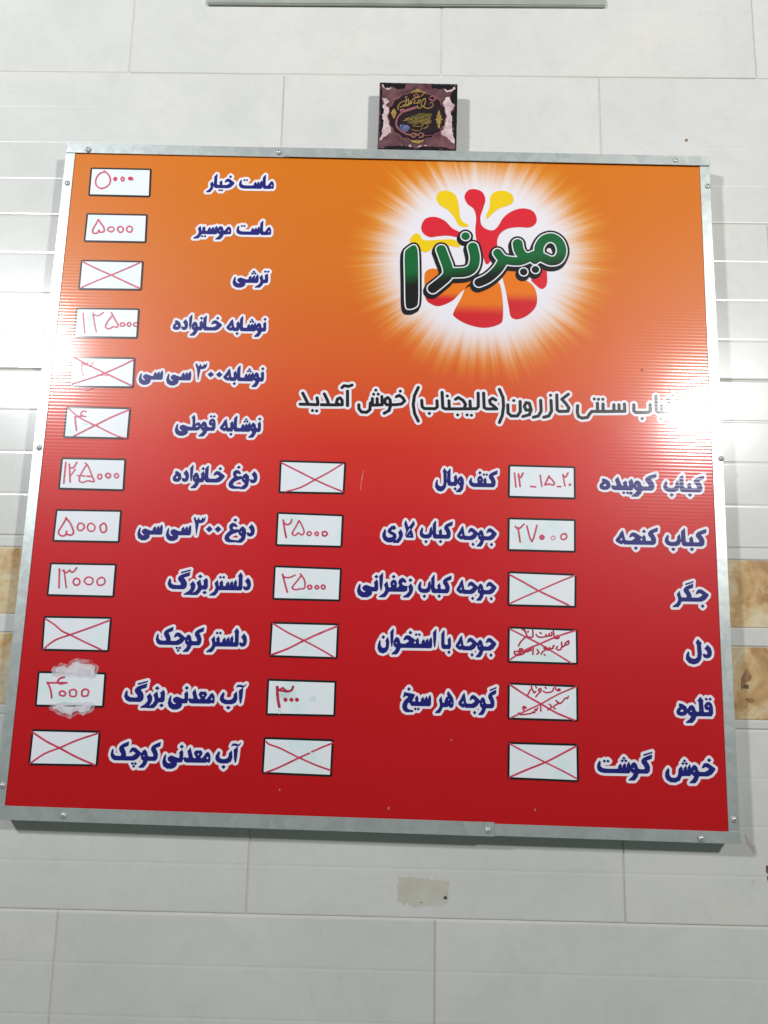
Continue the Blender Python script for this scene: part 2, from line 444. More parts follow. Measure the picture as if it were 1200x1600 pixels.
# printed panel with its gradient and the white sunburst behind the emblem
gc = onb(752, 404)
def mat_panel():
    m, t, b = nt('menu_print'); tc, sep = ribbed(t, b)
    X, Z = sep.outputs[0], sep.outputs[2]
    zs = [onb(600, y)[1] for y in (250, 420, 560, 700, 850, 1040, 1290)]
    lo, hi = -BH / 2, BH / 2
    f = N(t, 'ShaderNodeMapRange'); f.inputs[1].default_value = hi; f.inputs[2].default_value = lo; t.links.new(Z, f.inputs[0])
    cols = [srgb(214, 116, 12), srgb(214, 112, 26), srgb(218, 94, 34), srgb(214, 46, 30), srgb(204, 16, 30), srgb(196, 4, 20), srgb(190, 1, 14)]
    base = ramp(t, f.outputs[0], [((hi - z) / (hi - lo), c) for z, c in zip(zs, cols)])
    pn = noise(t, tc.outputs['Object'], 4.0, 3)
    base = mix(t, math_(t, 'MULTIPLY', pn, 0.18), base, mix(t, 1.0, base, (0.80, 0.80, 0.80, 1), 'MULTIPLY'))
    dx = math_(t, 'SUBTRACT', X, gc[0]); dz = math_(t, 'SUBTRACT', Z, gc[1])
    ax = math_(t, 'DIVIDE', dx, 0.152); az = math_(t, 'DIVIDE', dz, 0.145)
    r = math_(t, 'SQRT', math_(t, 'ADD', math_(t, 'MULTIPLY', ax, ax), math_(t, 'MULTIPLY', az, az)))
    ang = math_(t, 'ARCTAN2', az, ax)
    cs, sn = math_(t, 'COSINE', ang), math_(t, 'SINE', ang)
    v = N(t, 'ShaderNodeCombineXYZ'); t.links.new(cs, v.inputs[0]); t.links.new(sn, v.inputs[1])
    ray1 = noise(t, v.outputs[0], 7, 1.0, 0.5); ray2 = noise(t, v.outputs[0], 19, 2.5, 0.65)
    ext = math_(t, 'ADD', math_(t, 'MULTIPLY', math_(t, 'SUBTRACT', ray1, 0.5), 0.35), math_(t, 'MULTIPLY', math_(t, 'SUBTRACT', ray2, 0.5), 0.60))
    rr = math_(t, 'SUBTRACT', r, math_(t, 'MULTIPLY', ext, math_(t, 'SUBTRACT', r, 0.55, clamp=True)))
    g = N(t, 'ShaderNodeMapRange'); g.interpolation_type = 'SMOOTHERSTEP'; g.inputs[1].default_value = 1.42; g.inputs[2].default_value = 0.80; t.links.new(rr, g.inputs[0])
    g2 = N(t, 'ShaderNodeMapRange'); g2.interpolation_type = 'SMOOTHSTEP'; g2.inputs[1].default_value = 1.60; g2.inputs[2].default_value = 1.0; t.links.new(rr, g2.inputs[0])
    c = mix(t, math_(t, 'MULTIPLY', g2.outputs[0], 0.55), base, srgb(238, 188, 74))
    c = mix(t, g.outputs[0], c, srgb(232, 228, 236))
    # small scuffs and paint specks
    sp = ramp(t, noise(t, tc.outputs['Object'], 150, 2), [(0.77, (0, 0, 0, 1)), (0.82, (1, 1, 1, 1))])
    c = mix(t, math_(t, 'MULTIPLY', sp, 0.12), c, srgb(215, 120, 100))
    t.links.new(c, b.inputs['Base Color'])
    rv = math_(t, 'ADD', math_(t, 'MULTIPLY', noise(t, tc.outputs['Object'], 9, 4), 0.10), 0.20)
    t.links.new(math_(t, 'ADD', rv, 0.15), b.inputs['Roughness'])
    return m
M_panel = mat_panel()
bm = bmesh.new(); box(bm, -BW / 2 + 0.004, BW / 2 - 0.004, 0.0, 0.005, -BH / 2 + 0.004, BH / 2 - 0.004)
panel = bm_obj('printed_panel', bm, M_panel, board)
# faint crease marks on the sheet (real, shallow)
# frame strips: front flange + side flange folded back to the wall
def strip(x0, x1, z0, z1, side, y=-0.0016, length_pad=0.0):
    bm = bmesh.new()
    box(bm, x0, x1, y, y + 0.0012, z0, z1, 0.0004, 1)
    d = 0.036; w = 0.0012
    if side == 't': box(bm, x0, x1, y + 0.0011, d, z1 - w, z1 - 0.0001)
    if side == 'b': box(bm, x0, x1, y + 0.0011, d, z0 + 0.0001, z0 + w)
    if side == 'l': box(bm, x0 + 0.0001, x0 + w, y + 0.0011, d, z0 + 0.001, z1 - 0.001)
    if side == 'r': box(bm, x1 - w, x1 - 0.0001, y + 0.0011, d, z0 + 0.001, z1 - 0.001)
    return bm_obj('frame_strip', bm, M_metal, board)
xj = onb(443, 240)[0]; xb = onb(768, 1296)[0]
strip(-BW / 2, -BW / 2 + 0.0175, -BH / 2 + 0.002, BH / 2 - 0.004, 'l')
strip(BW / 2 - 0.0180, BW / 2 - 0.0004, -BH / 2 + 0.002, BH / 2 - 0.004, 'r')
strip(-BW / 2 + 0.001, xj + 0.012, BH / 2 - 0.0185, BH / 2 + 0.0008, 't', -0.0030)
strip(xj, BW / 2 - 0.0002, BH / 2 - 0.0182, BH / 2 + 0.0004, 't', -0.0044)
strip(-BW / 2 + 0.001, xb + 0.004, -BH / 2 - 0.0006, -BH / 2 + 0.0205, 'b', -0.0044)
strip(xb - 0.014, BW / 2 - 0.0002, -BH / 2 + 0.0002, -BH / 2 + 0.0180, 'b', -0.0030)
# square tube carrying the panel behind
m, t, b = nt('back_frame_paint'); b.inputs['Base Color'].default_value = (0.10, 0.11, 0.10, 1); b.inputs['Roughness'].default_value = 0.6; M_back = m
bm = bmesh.new()
for (x0, x1, z0, z1) in ((-BW/2+.006, -BW/2+.03, -BH/2+.006, BH/2-.006), (BW/2-.03, BW/2-.006, -BH/2+.006, BH/2-.006),
                         (-BW/2+.0302, BW/2-.0302, BH/2-.03, BH/2-.006), (-BW/2+.0302, BW/2-.0302, -BH/2+.006, -BH/2+.03)):
    box(bm, x0, x1, 0.0055, 0.034, z0, z1)
bm_obj('back_frame', bm, M_back, board)

# screws
def lathe(bm, prof, n=18):
    rings = []
    for r, y in prof:
        rings.append([bm.verts.new((r * math.cos(2 * math.pi * i / n), y, r * math.sin(2 * math.pi * i / n))) for i in range(n)])
    for a, b_ in zip(rings, rings[1:]):
        for i in range(n): bm.faces.new((a[i], a[(i + 1) % n], b_[(i + 1) % n], b_[i]))
    bm.faces.new(rings[-1])
bm = bmesh.new(); lathe(bm, [(0.0052, 0.0), (0.0052, -0.0006), (0.0040, -0.0010), (0.0038, -0.0020), (0.0028, -0.0029), (0.0012, -0.0032)])
sc0 = bm_obj('screw', bm, M_screw, board, True)
bm = bmesh.new(); box(bm, -0.0024, 0.0024, -0.0036, -0.0026, -0.0005, 0.0005); box(bm, -0.0005, 0.0005, -0.00355, -0.0026, -0.0024, 0.0024)
sl0 = bm_obj('slot', bm, M_recess, sc0)
spots = [(139, 236), (436, 240), (1054, 253), (1105, 292), (106, 287), (62, 700), (5, 1227), (101, 1273), (762, 1296), (1094, 1309), (1146, 1280), (1126, 717)]
for i, (px, py) in enumerate(spots):
    if i == 0: s, q = sc0, sl0
    else:
        s = sc0.copy(); COL.objects.link(s); s.parent = board
        q = sl0.copy(); COL.objects.link(q); q.parent = s
    x, z = onb(px, py)
    top = py < 260 or py > 1290 or i in (7,)
    s.location = (x, -0.0044 if top else -0.0016, z)
    s.rotation_euler = (random.uniform(-.05, .05), random.uniform(0, 1.5), random.uniform(-.05, .05))

# ------------------------------------------------------------------ bold Persian display lettering, glyph by glyph (origin at right end of the letter, y up)
G = {}
def g(name, adv, poly, *holes, extra=()): G[name] = (adv, [(poly, [h for h in holes])] + [(e, []) for e in extra])
def ngon(x, y, r, k=1.0): return [(x + r * k * math.cos(a * math.pi / 4), y + r * math.sin(a * math.pi / 4)) for a in range(8)]
g('alef_f', 52, [(4,28),(4,0),(-34,0),(-46,8),(-51,30),(-51,110),(-30,136),(-26,134),(-25,40),(-16,29)])
g('alef', 30, [(-9,10),(-14,6),(-21,40),(-26,114),(-4,141),(-2,120),(-4,60)])
g('tooth_i', 34, [(0,18),(-8,0),(-40,0),(-40,28),(-27,30),(-24,38),(-25,60),(-30,66),(-10,88),(-2,70)])
g('tooth_m', 30, [(5,28),(5,0),(-36,0),(-36,28),(-27,30),(-26,46),(-31,54),(-13,74),(-5,58),(-4,30)])
g('seen_i', 96, [(0,12),(0,58),(-7,80),(-21,60),(-22,34),(-27,32),(-28,54),(-34,70),(-49,52),(-50,32),(-55,32),(-56,50),(-62,66),(-77,50),(-79,30),(-102,28),(-102,0),(-8,0)])
g('seen', 182, [(0,12),(0,58),(-7,80),(-21,60),(-22,34),(-27,32),(-28,54),(-34,70),(-49,52),(-50,32),(-55,32),(-58,52),(-66,66),(-84,48),(-88,10),(-98,-10),(-118,-17),(-140,-12),(-152,6),(-150,42),(-158,52),(-176,26),(-180,-4),(-170,-28),(-146,-44),(-110,-46),(-80,-32),(-68,-6),(-60,0),(-8,0)])
g('boat', 108, [(0,40),(-6,90),(-22,72),(-23,50),(-32,33),(-52,27),(-72,30),(-84,42),(-80,76),(-88,84),(-104,54),(-106,30),(-94,10),(-72,0),(-30,0),(-9,12)])
g('boat_f', 124, [(4,28),(4,0),(-72,0),(-98,4),(-116,16),(-122,36),(-120,58),(-106,84),(-99,78),(-101,46),(-86,32),(-60,28)])
g('jeem_i', 110, [(0,54),(-14,64),(-46,88),(-66,92),(-82,82),(-92,56),(-82,56),(-66,66),(-40,52),(-54,38),(-74,28),(-116,28),(-116,0),(-54,0),(-28,12),(-4,40)])
g('jeem_m', 108, [(5,28),(5,0),(-114,0),(-114,28),(-78,28),(-58,40),(-46,52),(-68,64),(-82,56),(-92,56),(-82,82),(-66,92),(-46,88),(-14,66),(0,58),(-16,34)])
g('jeem_f', 98, [(5,28),(5,0),(-28,0),(-40,20),(-54,24),(-62,4),(-60,-18),(-42,-29),(-12,-32),(-16,-44),(-64,-46),(-86,-36),(-98,-14),(-96,12),(-82,38),(-58,58),(-52,68),(-78,72),(-86,60),(-94,62),(-84,98),(-70,94),(-8,84),(-2,76),(-24,34)])
g('dal', 58, [(-24,97),(-6,74),(0,45),(-4,18),(-16,4),(-36,0),(-50,8),(-56,28),(-48,32),(-36,25),(-26,30),(-26,44),(-36,62),(-44,70)])
g('dal_f', 74, [(5,28),(5,0),(-52,0),(-66,8),(-73,30),(-63,36),(-48,29),(-36,36),(-42,58),(-48,78),(-30,104),(-18,64),(-8,34)])
g('reh', 46, [(-15,62),(0,36),(0,8),(-10,-18),(-28,-42),(-66,-43),(-64,-36),(-40,-18),(-25,4),(-25,22),(-32,38)])
g('reh_f', 44, [(5,28),(5,0),(-4,-2),(-12,-22),(-28,-43),(-68,-44),(-64,-36),(-36,-14),(-25,8),(-26,26),(-33,44),(-35,52),(-15,76),(-10,52),(-5,30)])
WH = [(-28,32),(-36,42),(-44,34),(-37,26)]
g('waw', 60, [(0,26),(-5,58),(-24,78),(-40,70),(-56,46),(-54,20),(-40,4),(-30,0),(-36,-16),(-66,-42),(-66,-49),(-30,-49),(-8,-26)], WH)
g('waw_f', 60, [(5,28),(5,0),(-6,-2),(-14,-26),(-32,-49),(-70,-50),(-68,-43),(-44,-20),(-36,0),(-50,6),(-58,22),(-58,48),(-44,72),(-30,77),(-16,64),(-8,34)], WH)
g('heh', 72, [(-48,88),(-28,82),(-8,66),(0,40),(-4,16),(-20,2),(-42,0),(-62,8),(-68,26),(-62,46),(-48,62),(-52,74)], [(-28,46),(-22,34),(-32,26),(-46,28),(-45,38),(-36,46)])
g('heh_f', 84, [(5,28),(5,0),(-20,0),(-30,12),(-38,0),(-60,8),(-80,22),(-82,36),(-60,64),(-45,92),(-30,106),(-20,62),(-14,33)], [(-36,54),(-33,34),(-46,27),(-56,32),(-46,44)])
g('heh_i', 96, [(0,40),(-6,66),(-26,90),(-50,114),(-60,94),(-52,78),(-70,66),(-84,30),(-104,28),(-104,0),(-62,0),(-42,8),(-28,-6),(-8,0),(-1,18)], ngon(-43, 54, 7), ngon(-17, 30, 7, .8))
KA = [(0,132),(-2,104),(-38,90),(-24,68),(-15,44),(-18,14),(-32,0),(-92,0),(-92,28),(-54,28),(-46,36),(-54,54),(-69,74),(-69,92),(-56,108),(-30,121)]
KB = [(3,152),(1,143),(-54,123),(-56,132)]
g('kaf_i', 86, KA); g('gaf_i', 86, KA, extra=[KB])
KM = [(5,28),(5,0),(-40,0),(-40,28)]
g('kaf_m', 86, KA, extra=[KM]); g('gaf_m', 86, KA, extra=[KM, KB])
KF = [(8,132),(6,104),(-30,90),(-14,64),(-7,42),(-10,14),(-24,0),(-92,0),(-114,12),(-125,38),(-120,66),(-114,80),(-107,72),(-107,48),(-92,32),(-60,28),(-42,32),(-44,46),(-62,72),(-62,92),(-48,108),(-22,121)]
g('kaf', 126, KF); g('gaf', 126, KF, extra=[[(11,152),(9,143),(-46,123),(-48,132)]])
g('kaf_f', 126, KF, extra=[KM]); g('gaf_f', 126, KF, extra=[KM])
LM = [(0,12),(-10,0),(-48,0),(-48,28),(-33,28),(-27,38),(-29,100),(-36,110),(-18,137),(-1,110),(-4,98)]
g('lam_i', 42, LM); g('lam_m', 42, LM, extra=[[(5,28),(5,0),(-30,0),(-30,28)]])
g('lam', 102, [(-23,138),(0,110),(-5,98),(-2,30),(-8,-10),(-26,-36),(-52,-46),(-80,-38),(-100,-12),(-98,20),(-86,46),(-80,42),(-80,12),(-66,-4),(-46,-8),(-30,4),(-26,30),(-29,100),(-36,112)])
g('lamalef', 84, [(-8,0),(-56,0),(-64,10),(-50,34),(-28,62),(-36,76),(-66,20),(-70,12),(-60,50),(-76,104),(-68,132),(-60,120),(-46,78),(-24,104),(-10,130),(0,104),(-24,62),(-12,30)], ngon(-34, 18, 6))
g('meem_i', 54, [(0,36),(-4,58),(-18,76),(-32,68),(-46,44),(-60,28),(-60,0),(-32,0),(-22,6),(-8,0),(0,12)], [(-18,44),(-11,33),(-17,22),(-27,27),(-27,38)])
g('ain_i', 60, [(0,72),(-8,92),(-28,106),(-48,92),(-55,68),(-46,46),(-60,28),(-68,28),(-68,0),(-18,0),(4,6),(8,42),(-16,44),(-30,56),(-32,66),(-22,76),(-10,68)])
g('ain_m', 60, [(5,28),(5,0),(-66,0),(-66,28),(-44,30),(-48,40),(-62,64),(-52,84),(-12,84),(-2,64),(-16,40),(-14,30)], ngon(-31, 58, 7, 1.2))
g('ghain', 98, [(-6,78),(-20,98),(-44,106),(-64,90),(-66,66),(-56,48),(-80,22),(-94,0),(-95,-24),(-82,-42),(-58,-48),(-10,-46),(-4,-33),(-40,-30),(-62,-22),(-64,-6),(-50,12),(-28,24),(2,34),(-1,56),(-30,52),(-42,60),(-42,72),(-32,80),(-16,72)])
g('feh_i', 56, [(0,20),(0,60),(-6,88),(-20,103),(-38,98),(-51,78),(-50,56),(-42,46),(-25,44),(-25,28),(-62,28),(-62,0),(-10,0)], ngon(-26, 73, 7))
g('feh_m', 56, [(5,28),(5,0),(-62,0),(-62,28),(-44,30),(-42,38),(-49,56),(-43,78),(-28,90),(-12,82),(-4,60),(-8,28)], ngon(-27, 57, 6.5))
g('feh_f', 116, [(5,28),(5,0),(-78,0),(-100,8),(-115,26),(-115,46),(-100,72),(-94,66),(-95,42),(-80,29),(-52,28),(-43,37),(-49,56),(-43,77),(-28,89),(-12,82),(-4,60),(-8,28)], ngon(-27, 57, 6.5))
g('tah_i', 90, [(0,36),(-4,58),(-16,70),(-34,62),(-44,48),(-46,104),(-54,132),(-74,112),(-66,100),(-62,60),(-64,28),(-96,28),(-96,0),(-24,0),(-6,12)], [(-24,48),(-15,38),(-22,28),(-40,27),(-40,36)])
g('noon', 88, [(-12,76),(0,40),(-4,-8),(-20,-34),(-46,-44),(-72,-36),(-86,-10),(-84,22),(-72,52),(-66,48),(-66,16),(-54,-2),(-38,-6),(-24,4),(-22,30),(-28,50)])
g('yeh_f', 110, [(5,28),(5,0),(-10,-2),(-6,-16),(-16,-34),(-40,-46),(-72,-46),(-98,-30),(-108,0),(-102,32),(-92,54),(-86,48),(-88,16),(-76,-4),(-60,-10),(-46,-4),(-40,2),(-54,0),(-66,8),(-74,26),(-62,40),(-46,46),(-22,36)], extra=())
g('yeh', 104, [(-4,72),(-16,90),(-38,86),(-60,62),(-64,42),(-48,26),(-26,16),(-23,6),(-40,-2),(-62,-4),(-76,8),(-80,28),(-78,54),(-86,62),(-100,30),(-102,4),(-90,-22),(-66,-38),(-30,-38),(-8,-22),(1,6),(-4,26),(-20,38),(-39,46),(-39,55),(-28,62),(-16,58)])
g('three', 88, [(0,150),(-2,120),(-14,104),(-30,100),(-46,100),(-52,50),(-58,2),(-64,50),(-70,98),(-84,136),(-76,148),(-66,124),(-56,120),(-50,144),(-40,122),(-28,122),(-20,144),(-10,132)])
g('zero', 60, [(-6,52),(-29,76),(-52,52),(-29,28)])
A1 = lambda x, y: ('a', 1, x, y)
L_ = {  # letter: (isolated, final, initial, medial), dots per form
 'ا': (('alef', 'alef_f', None, None), {}), 'آ': (('alef', 'alef_f', None, None), {}),
 'ب': (('boat', 'boat_f', 'tooth_i', 'tooth_m'), {0: (1, -52, -26), 1: (1, -60, -26), 2: (1, -16, -24), 3: (1, -14, -24)}),
 'ت': (('boat', 'boat_f', 'tooth_i', 'tooth_m'), {0: (2, -52, 74), 1: (2, -62, 82), 2: (2, -14, 106), 3: (2, -14, 98)}),
 'ن': (('noon', 'noon', 'tooth_i', 'tooth_m'), {0: (1, -46, 76), 2: (1, -14, 110), 3: (1, -14, 102)}),
 'ی': (('yeh', 'yeh_f', 'tooth_i', 'tooth_m'), {2: (2, -14, -22), 3: (2, -14, -22)}),
 'ج': (('jeem_f', 'jeem_f', 'jeem_i', 'jeem_m'), {2: (1, -46, -34), 3: (1, -46, -28)}),
 'چ': (('jeem_f', 'jeem_f', 'jeem_i', 'jeem_m'), {2: (-3, -50, -22), 3: (-3, -50, -22)}),
 'خ': (('jeem_f', 'jeem_f', 'jeem_i', 'jeem_m'), {1: (1, -50, 120), 2: (1, -40, 112), 3: (1, -40, 112)}),
 'د': (('dal', 'dal_f', None, None), {}), 'ر': (('reh', 'reh_f', None, None), {}),
 'ز': (('reh', 'reh_f', None, None), {0: (1, -18, 88), 1: (1, -16, 100)}),
 'س': (('seen', 'seen', 'seen_i', 'seen_i'), {}), 'ش': (('seen', 'seen', 'seen_i', 'seen_i'), {0: (3, -42, 92), 1: (3, -42, 92), 2: (3, -40, 92), 3: (3, -40, 92)}),
 'ط': (('tah_i', 'tah_i', 'tah_i', 'tah_i'), {}), 'ع': (('ghain', 'ghain', 'ain_i', 'ain_m'), {}), 'غ': (('ghain', 'ghain', 'ain_i', 'ain_m'), {0: (1, -26, 128)}),
 'ف': (('feh_f', 'feh_f', 'feh_i', 'feh_m'), {1: (1, -28, 112), 3: (1, -28, 112)}), 'ق': (('feh_f', 'feh_f', 'feh_i', 'feh_m'), {2: (2, -26, 122)}),
 'ک': (('kaf', 'kaf_f', 'kaf_i', 'kaf_m'), {}), 'گ': (('gaf', 'gaf_f', 'gaf_i', 'gaf_m'), {}),
 'ل': (('lam', 'lam', 'lam_i', 'lam_m'), {}), 'م': (('meem_i', 'meem_i', 'meem_i', 'meem_i'), {}),
 'ه': (('heh', 'heh_f', 'heh_i', 'heh_i'), {}), 'و': (('waw', 'waw_f', None, None), {}),
 'ﻻ': (('lamalef', 'lamalef', None, None), {}), '۳': (('three',) * 2 + (None, None), {}), '۰': (('zero',) * 2 + (None, None), {}),
}
NONJOIN_R = '۳۰'
def word_shapes(s):
    s = s.replace('لا', 'ﻻ'); x = 0; out = []
    for i, ch in enumerate(s):
        forms, dots = L_[ch]
        pj = i > 0 and L_[s[i - 1]][0][2] is not None and ch not in NONJOIN_R
        nj = forms[2] is not None and i + 1 < len(s) and s[i + 1] not in NONJOIN_R
        k = 3 if pj and nj else 2 if nj else 1 if pj else 0
        adv, parts = G[forms[k]]
        sy = 1.0
        if ch == 'آ': sy = 0.84; x -= 12
        for P, H in parts: out.append(([(x + a, b_ * sy) for a, b_ in P], [[(x + a, b_ * sy) for a, b_ in h] for h in H]))
        if ch == 'آ': out.append(([(x-44,120),(x-36,138),(x-20,140),(x+2,132),(x+16,146),(x+8,128),(x-4,121),(x-22,126),(x-34,126)], []))
        if k in dots:
            n, dx, dy = dots[k]
            D = {1: [(0, 0, 13)], 2: [(-12, 0, 10), (12, 0, 10)], 3: [(-12, -6, 10), (12, -6, 10), (0, 12, 10)], -3: [(-12, 0, 10), (12, 0, 10), (0, -19, 10)]}[n]
            for ax, ay, r in D:
                cx, cy = x + dx + ax, dy + ay
                out.append(([(cx + r, cy), (cx, cy + r), (cx - r, cy), (cx, cy - r)], []))
        x -= adv
        if not nj: x -= 3
        if ch in 'رزو' and not nj: x += 4
    return out
UNIT = 0.000217
LINES = [
 (.93, [('ماست', 427.5, 373.3, 295), ('خیار', 365.8, 322.5, 294)]),
 (.93, [('ماست', 423.3, 369.2, 367), ('موسیر', 360.8, 302.5, 366)]),
 (.93, [('ترشی', 420.2, 363.7, 442)]),
 (.93, [('نوشابه', 415.5, 353.7, 517.5), ('خانواده', 346.3, 269.8, 516)]),
 (.95, [('نوشابه', 412, 349, 595.5), ('۰۰۳', 347, 304, 594.5), ('سی', 298, 260, 594), ('سی', 254, 217, 593)]),
 (.95, [('نوشابه', 407.2, 343.5, 674.4), ('قوطی', 336.1, 273.4, 672.6)]),
 (.97, [('دوغ', 401.6, 357.6, 754.7), ('خانواده', 350.6, 269.8, 753.3)]),
 (.98, [('دوغ', 397.4, 351.4, 838), ('۰۰۳', 345, 301, 837), ('سی', 298, 259.5, 836), ('سی', 253.4, 214.9, 835)]),
 (.98, [('دلستر', 391.6, 327.8, 922), ('بزرگ', 324.3, 261.6, 920.5)]),
 (1.0, [('دلستر', 385.3, 323, 1010), ('کوچک', 317.1, 243.2, 1007.6)]),
 (1.0, [('آب', 383.1, 343.2, 1100), ('معدنی', 334.9, 262.5, 1098.7), ('بزرگ', 257, 193.7, 1096.5)]),
 (1.0, [('آب', 374.7, 336.3, 1192.5), ('معدنی', 328.3, 253.9, 1191), ('کوچک', 249.1, 172.5, 1188)]),
 (1.0, [('کتف', 777, 733, 761), ('وبال', 724.7, 680, 759)]),
 (1.0, [('جوجه', 775.8, 714.2, 843.7), ('کباب', 706.7, 655.8, 841.3), ('لاری', 647.5, 597.5, 839.7)]),
 (1.0, [('جوجه', 775.4, 713.4, 928), ('کباب', 705, 653, 926.4), ('زعفرانی', 645, 558, 924)]),
 (1.0, [('جوجه', 775.1, 712.1, 1016), ('با', 704.3, 689.4, 1013.8), ('استخوان', 681.2, 590.2, 1012)]),
 (1.0, [('گوجه', 775.4, 716.3, 1106), ('هر', 708.5, 680.2, 1104.6), ('سیخ', 673.1, 628.8, 1102.8)]),
 (1.0, [('کباب', 1100.8, 1036.7, 768.7), ('کوبیده', 1026.2, 936.7, 765.8)]),
 (1.0, [('کباب', 1104.3, 1039, 853.2), ('کنجه', 1028.2, 962.2, 850.8)]),
 (1.0, [('جگر', 1107.2, 1050.7, 939.7)]),
 (1.0, [('دل', 1112.2, 1071.7, 1028.2)]),
 (1.0, [('قلوه', 1114, 1057, 1118.6)]),
 (1.0, [('خوش', 1117.8, 1039, 1212.3), ('گوشت', 1019.8, 933.1, 1207.9)]),
]
def lettering(D, lay, cell=0.0006, name='lettering'):
    """lay: list of (level, depth, material, name); first is the parent part, the rest its sub-parts"""
    pad = max(l[0] for l in lay) + 0.0015
    F = D.field(cell, pad); par = board; first = None
    for lv, y, mat, nm in lay:
        o = sheet(nm, contours(F[0].copy(), *F[1:], lv), y, mat, par)
        if first is None: first = o; par = o
    return first
for f, words in LINES:
    D = Draw()
    for s, xr, xl, yb in words:
        sh = word_shapes(s)
        xs = [p[0] for P, _ in sh for p in P]; mx, mn = max(xs), min(xs)
        r_ = onb(xr, yb + (xr - xl) * 0.008); l_ = onb(xl, yb - (xr - xl) * 0.008)
        k = (r_[0] - l_[0]) / (mx - mn)
        u = UNIT * f
        def T(p): 
            w = (p[0] - mn) * k
            return (l_[0] + w, l_[1] + (r_[1] - l_[1]) * w / (r_[0] - l_[0]) + p[1] * u)
        for P, H in sh: D.poly([T(p) for p in P], [[T(p) for p in h] for h in H])
    lettering(D, [(0.0044, -0.0004, M_white_print, 'text_outline'), (0.00035, -0.0008, M_blue, 'menu_text')])

# ------------------------------------------------------------------ headline, traced as pen strokes
def zoomed(x0, y0, s):
    return lambda P: [onb(x0 + x / s, y0 + y / s) for x, y in P]
D = Draw(); Z1 = zoomed(460, 590, 3.529); Z2 = zoomed(780, 590, 3.529); R_ = 0.0027
H1 = [[(293,75),(293,155)],[(262,56),(274,45),(300,49),(318,42)],
 [(262,150),(245,150),(232,138),(238,118),(252,112),(263,125),(264,150),(225,151),(165,150),(148,150)],[(165,90),(182,125),(190,150)],
 [(125,112),(130,138),(128,150),(80,148),(32,147)],[(46,86),(62,118),(76,146)],
 [(562,106),(578,98),(598,112),(608,130),(590,146),(560,150),(530,150)],[(530,150),(508,150),(498,136),(502,118),(515,110),(527,122),(531,150),(522,182),(495,197)],
 [(482,105),(484,150),(456,152),(430,152),(418,152)],[(456,116),(457,150)],[(430,116),(430,150)],[(419,140),(416,178),(398,192),(370,190),(356,172),(355,150)],
 [(683,55),(662,100),(655,150),(663,200),(683,240)],
 [(1110,124),(1092,114),(1076,126),(1080,144),(1098,156),(1115,172)],[(1116,173),(1060,173),(1046,166),(1043,86)],
 [(1013,86),(1014,160),(1004,172),(900,173),(832,173),(818,166),(814,82)],[(968,130),(970,170)],[(888,120),(903,110),(930,126),(944,148),(936,170)],[(852,128),(854,170)],
 [(786,128),(788,162),(776,172),(716,171),(704,160),(702,126)],
 [(1130,65),(1150,110),(1153,160),(1146,210),(1130,248)]]
for P in H1: D.stroke(Z1(P), R_)
for p in [(100,182),(123,184),(584,75),(449,70),(437,92),(462,92),(952,206),(976,208),(900,206),(843,102),(744,198)]: D.dot(Z1([p])[0], 0.0027)
H2 = [[(115,132),(116,188),(100,212),(66,212),(48,195),(47,150)],[(174,178),(148,180),(138,160),(148,138),(166,142),(176,178),(166,205),(130,215)],
 [(228,126),(231,185),(216,212),(188,219)],[(285,126),(288,185),(273,212),(245,219)],[(381,92),(345,120),(366,142),(384,168),(378,186),(330,187),(319,178),(317,96)],
 [(690,146),(692,186),(600,187),(510,187),(498,200),(486,220),(455,224),(436,214),(430,190),(432,155)],[(660,150),(661,186)],[(632,150),(632,186)],[(572,146),(573,186)],[(541,142),(542,186)],
 [(832,148),(833,184),(820,193),(752,193),(742,184),(742,150)],[(960,98),(925,126),(945,146),(962,172),(956,192),(880,194),(866,184),(864,104)],[(895,154),(896,192)],
 [(1112,152),(1113,196),(1020,198)],[(1070,196),(1050,165),(1062,140),(1078,165),(1048,212),(1030,198)]]
for P in H2: D.stroke(Z2(P), R_)
for p in [(80,127),(283,98),(524,118),(547,120),(571,120),(788,226),(890,228),(1094,236)]: D.dot(Z2([p])[0], 0.0027)
lettering(D, [(0.0042, -0.0004, M_white_print, 'headline_outline'), (0.0, -0.0008, M_dark, 'headline')])

# ------------------------------------------------------------------ emblem: splash petals and the green brand word
ZL = zoomed(540, 240, 3.0)
def zrow(y, x=620): return ZL([(x, y)])[0][1]
def petal(name, P, mat, y=-0.0004):
    Dp = Draw(); Dp.poly(ZL(smooth_poly(P)))
    return lettering(Dp, [(0.0, y, mat, name)], 0.0007)
petal('red_petal', [(355,340),(375,305),(420,297),(465,315),(500,350),(540,372),(530,392),(480,385),(430,388),(395,392),(362,372)], M_redp)
petal('yellow_petal', [(425,205),(445,178),(480,175),(515,195),(530,240),(535,290),(550,320),(577,336),(560,345),(530,335),(510,300),(480,265),(440,240)], M_yel)
petal('red_splash', [(557,200),(575,172),(605,167),(640,180),(655,215),(645,255),(632,295),(635,330),(655,352),(690,360),(715,340),(740,300),(780,270),(830,257),(875,268),(895,300),(890,330),(860,347),(810,345),(760,352),(725,375),(710,410),(712,450),(690,490),(660,520),(640,470),(615,410),(608,360),(612,300),(600,260),(570,235)], M_redp)
petal('yellow_petal', [(680,200),(705,178),(745,175),(780,192),(787,220),(770,240),(720,258),(690,280),(665,305),(660,290),(675,250)], M_yel)
petal('yellow_petal', [(300,410),(320,378),(345,378),(365,405),(420,405),(500,402),(530,420),(530,440),(470,430),(420,440),(380,462),(350,455),(320,430)], M_yel)
og, rd = srgb(230, 118, 20), srgb(206, 26, 40)
petal('orange_segment', [(372,560),(400,540),(440,545),(600,590),(540,650),(500,690),(440,715),(400,705),(375,680),(370,620)], grad_print('segment_fade_a', og, rd, zrow(690), zrow(650)))
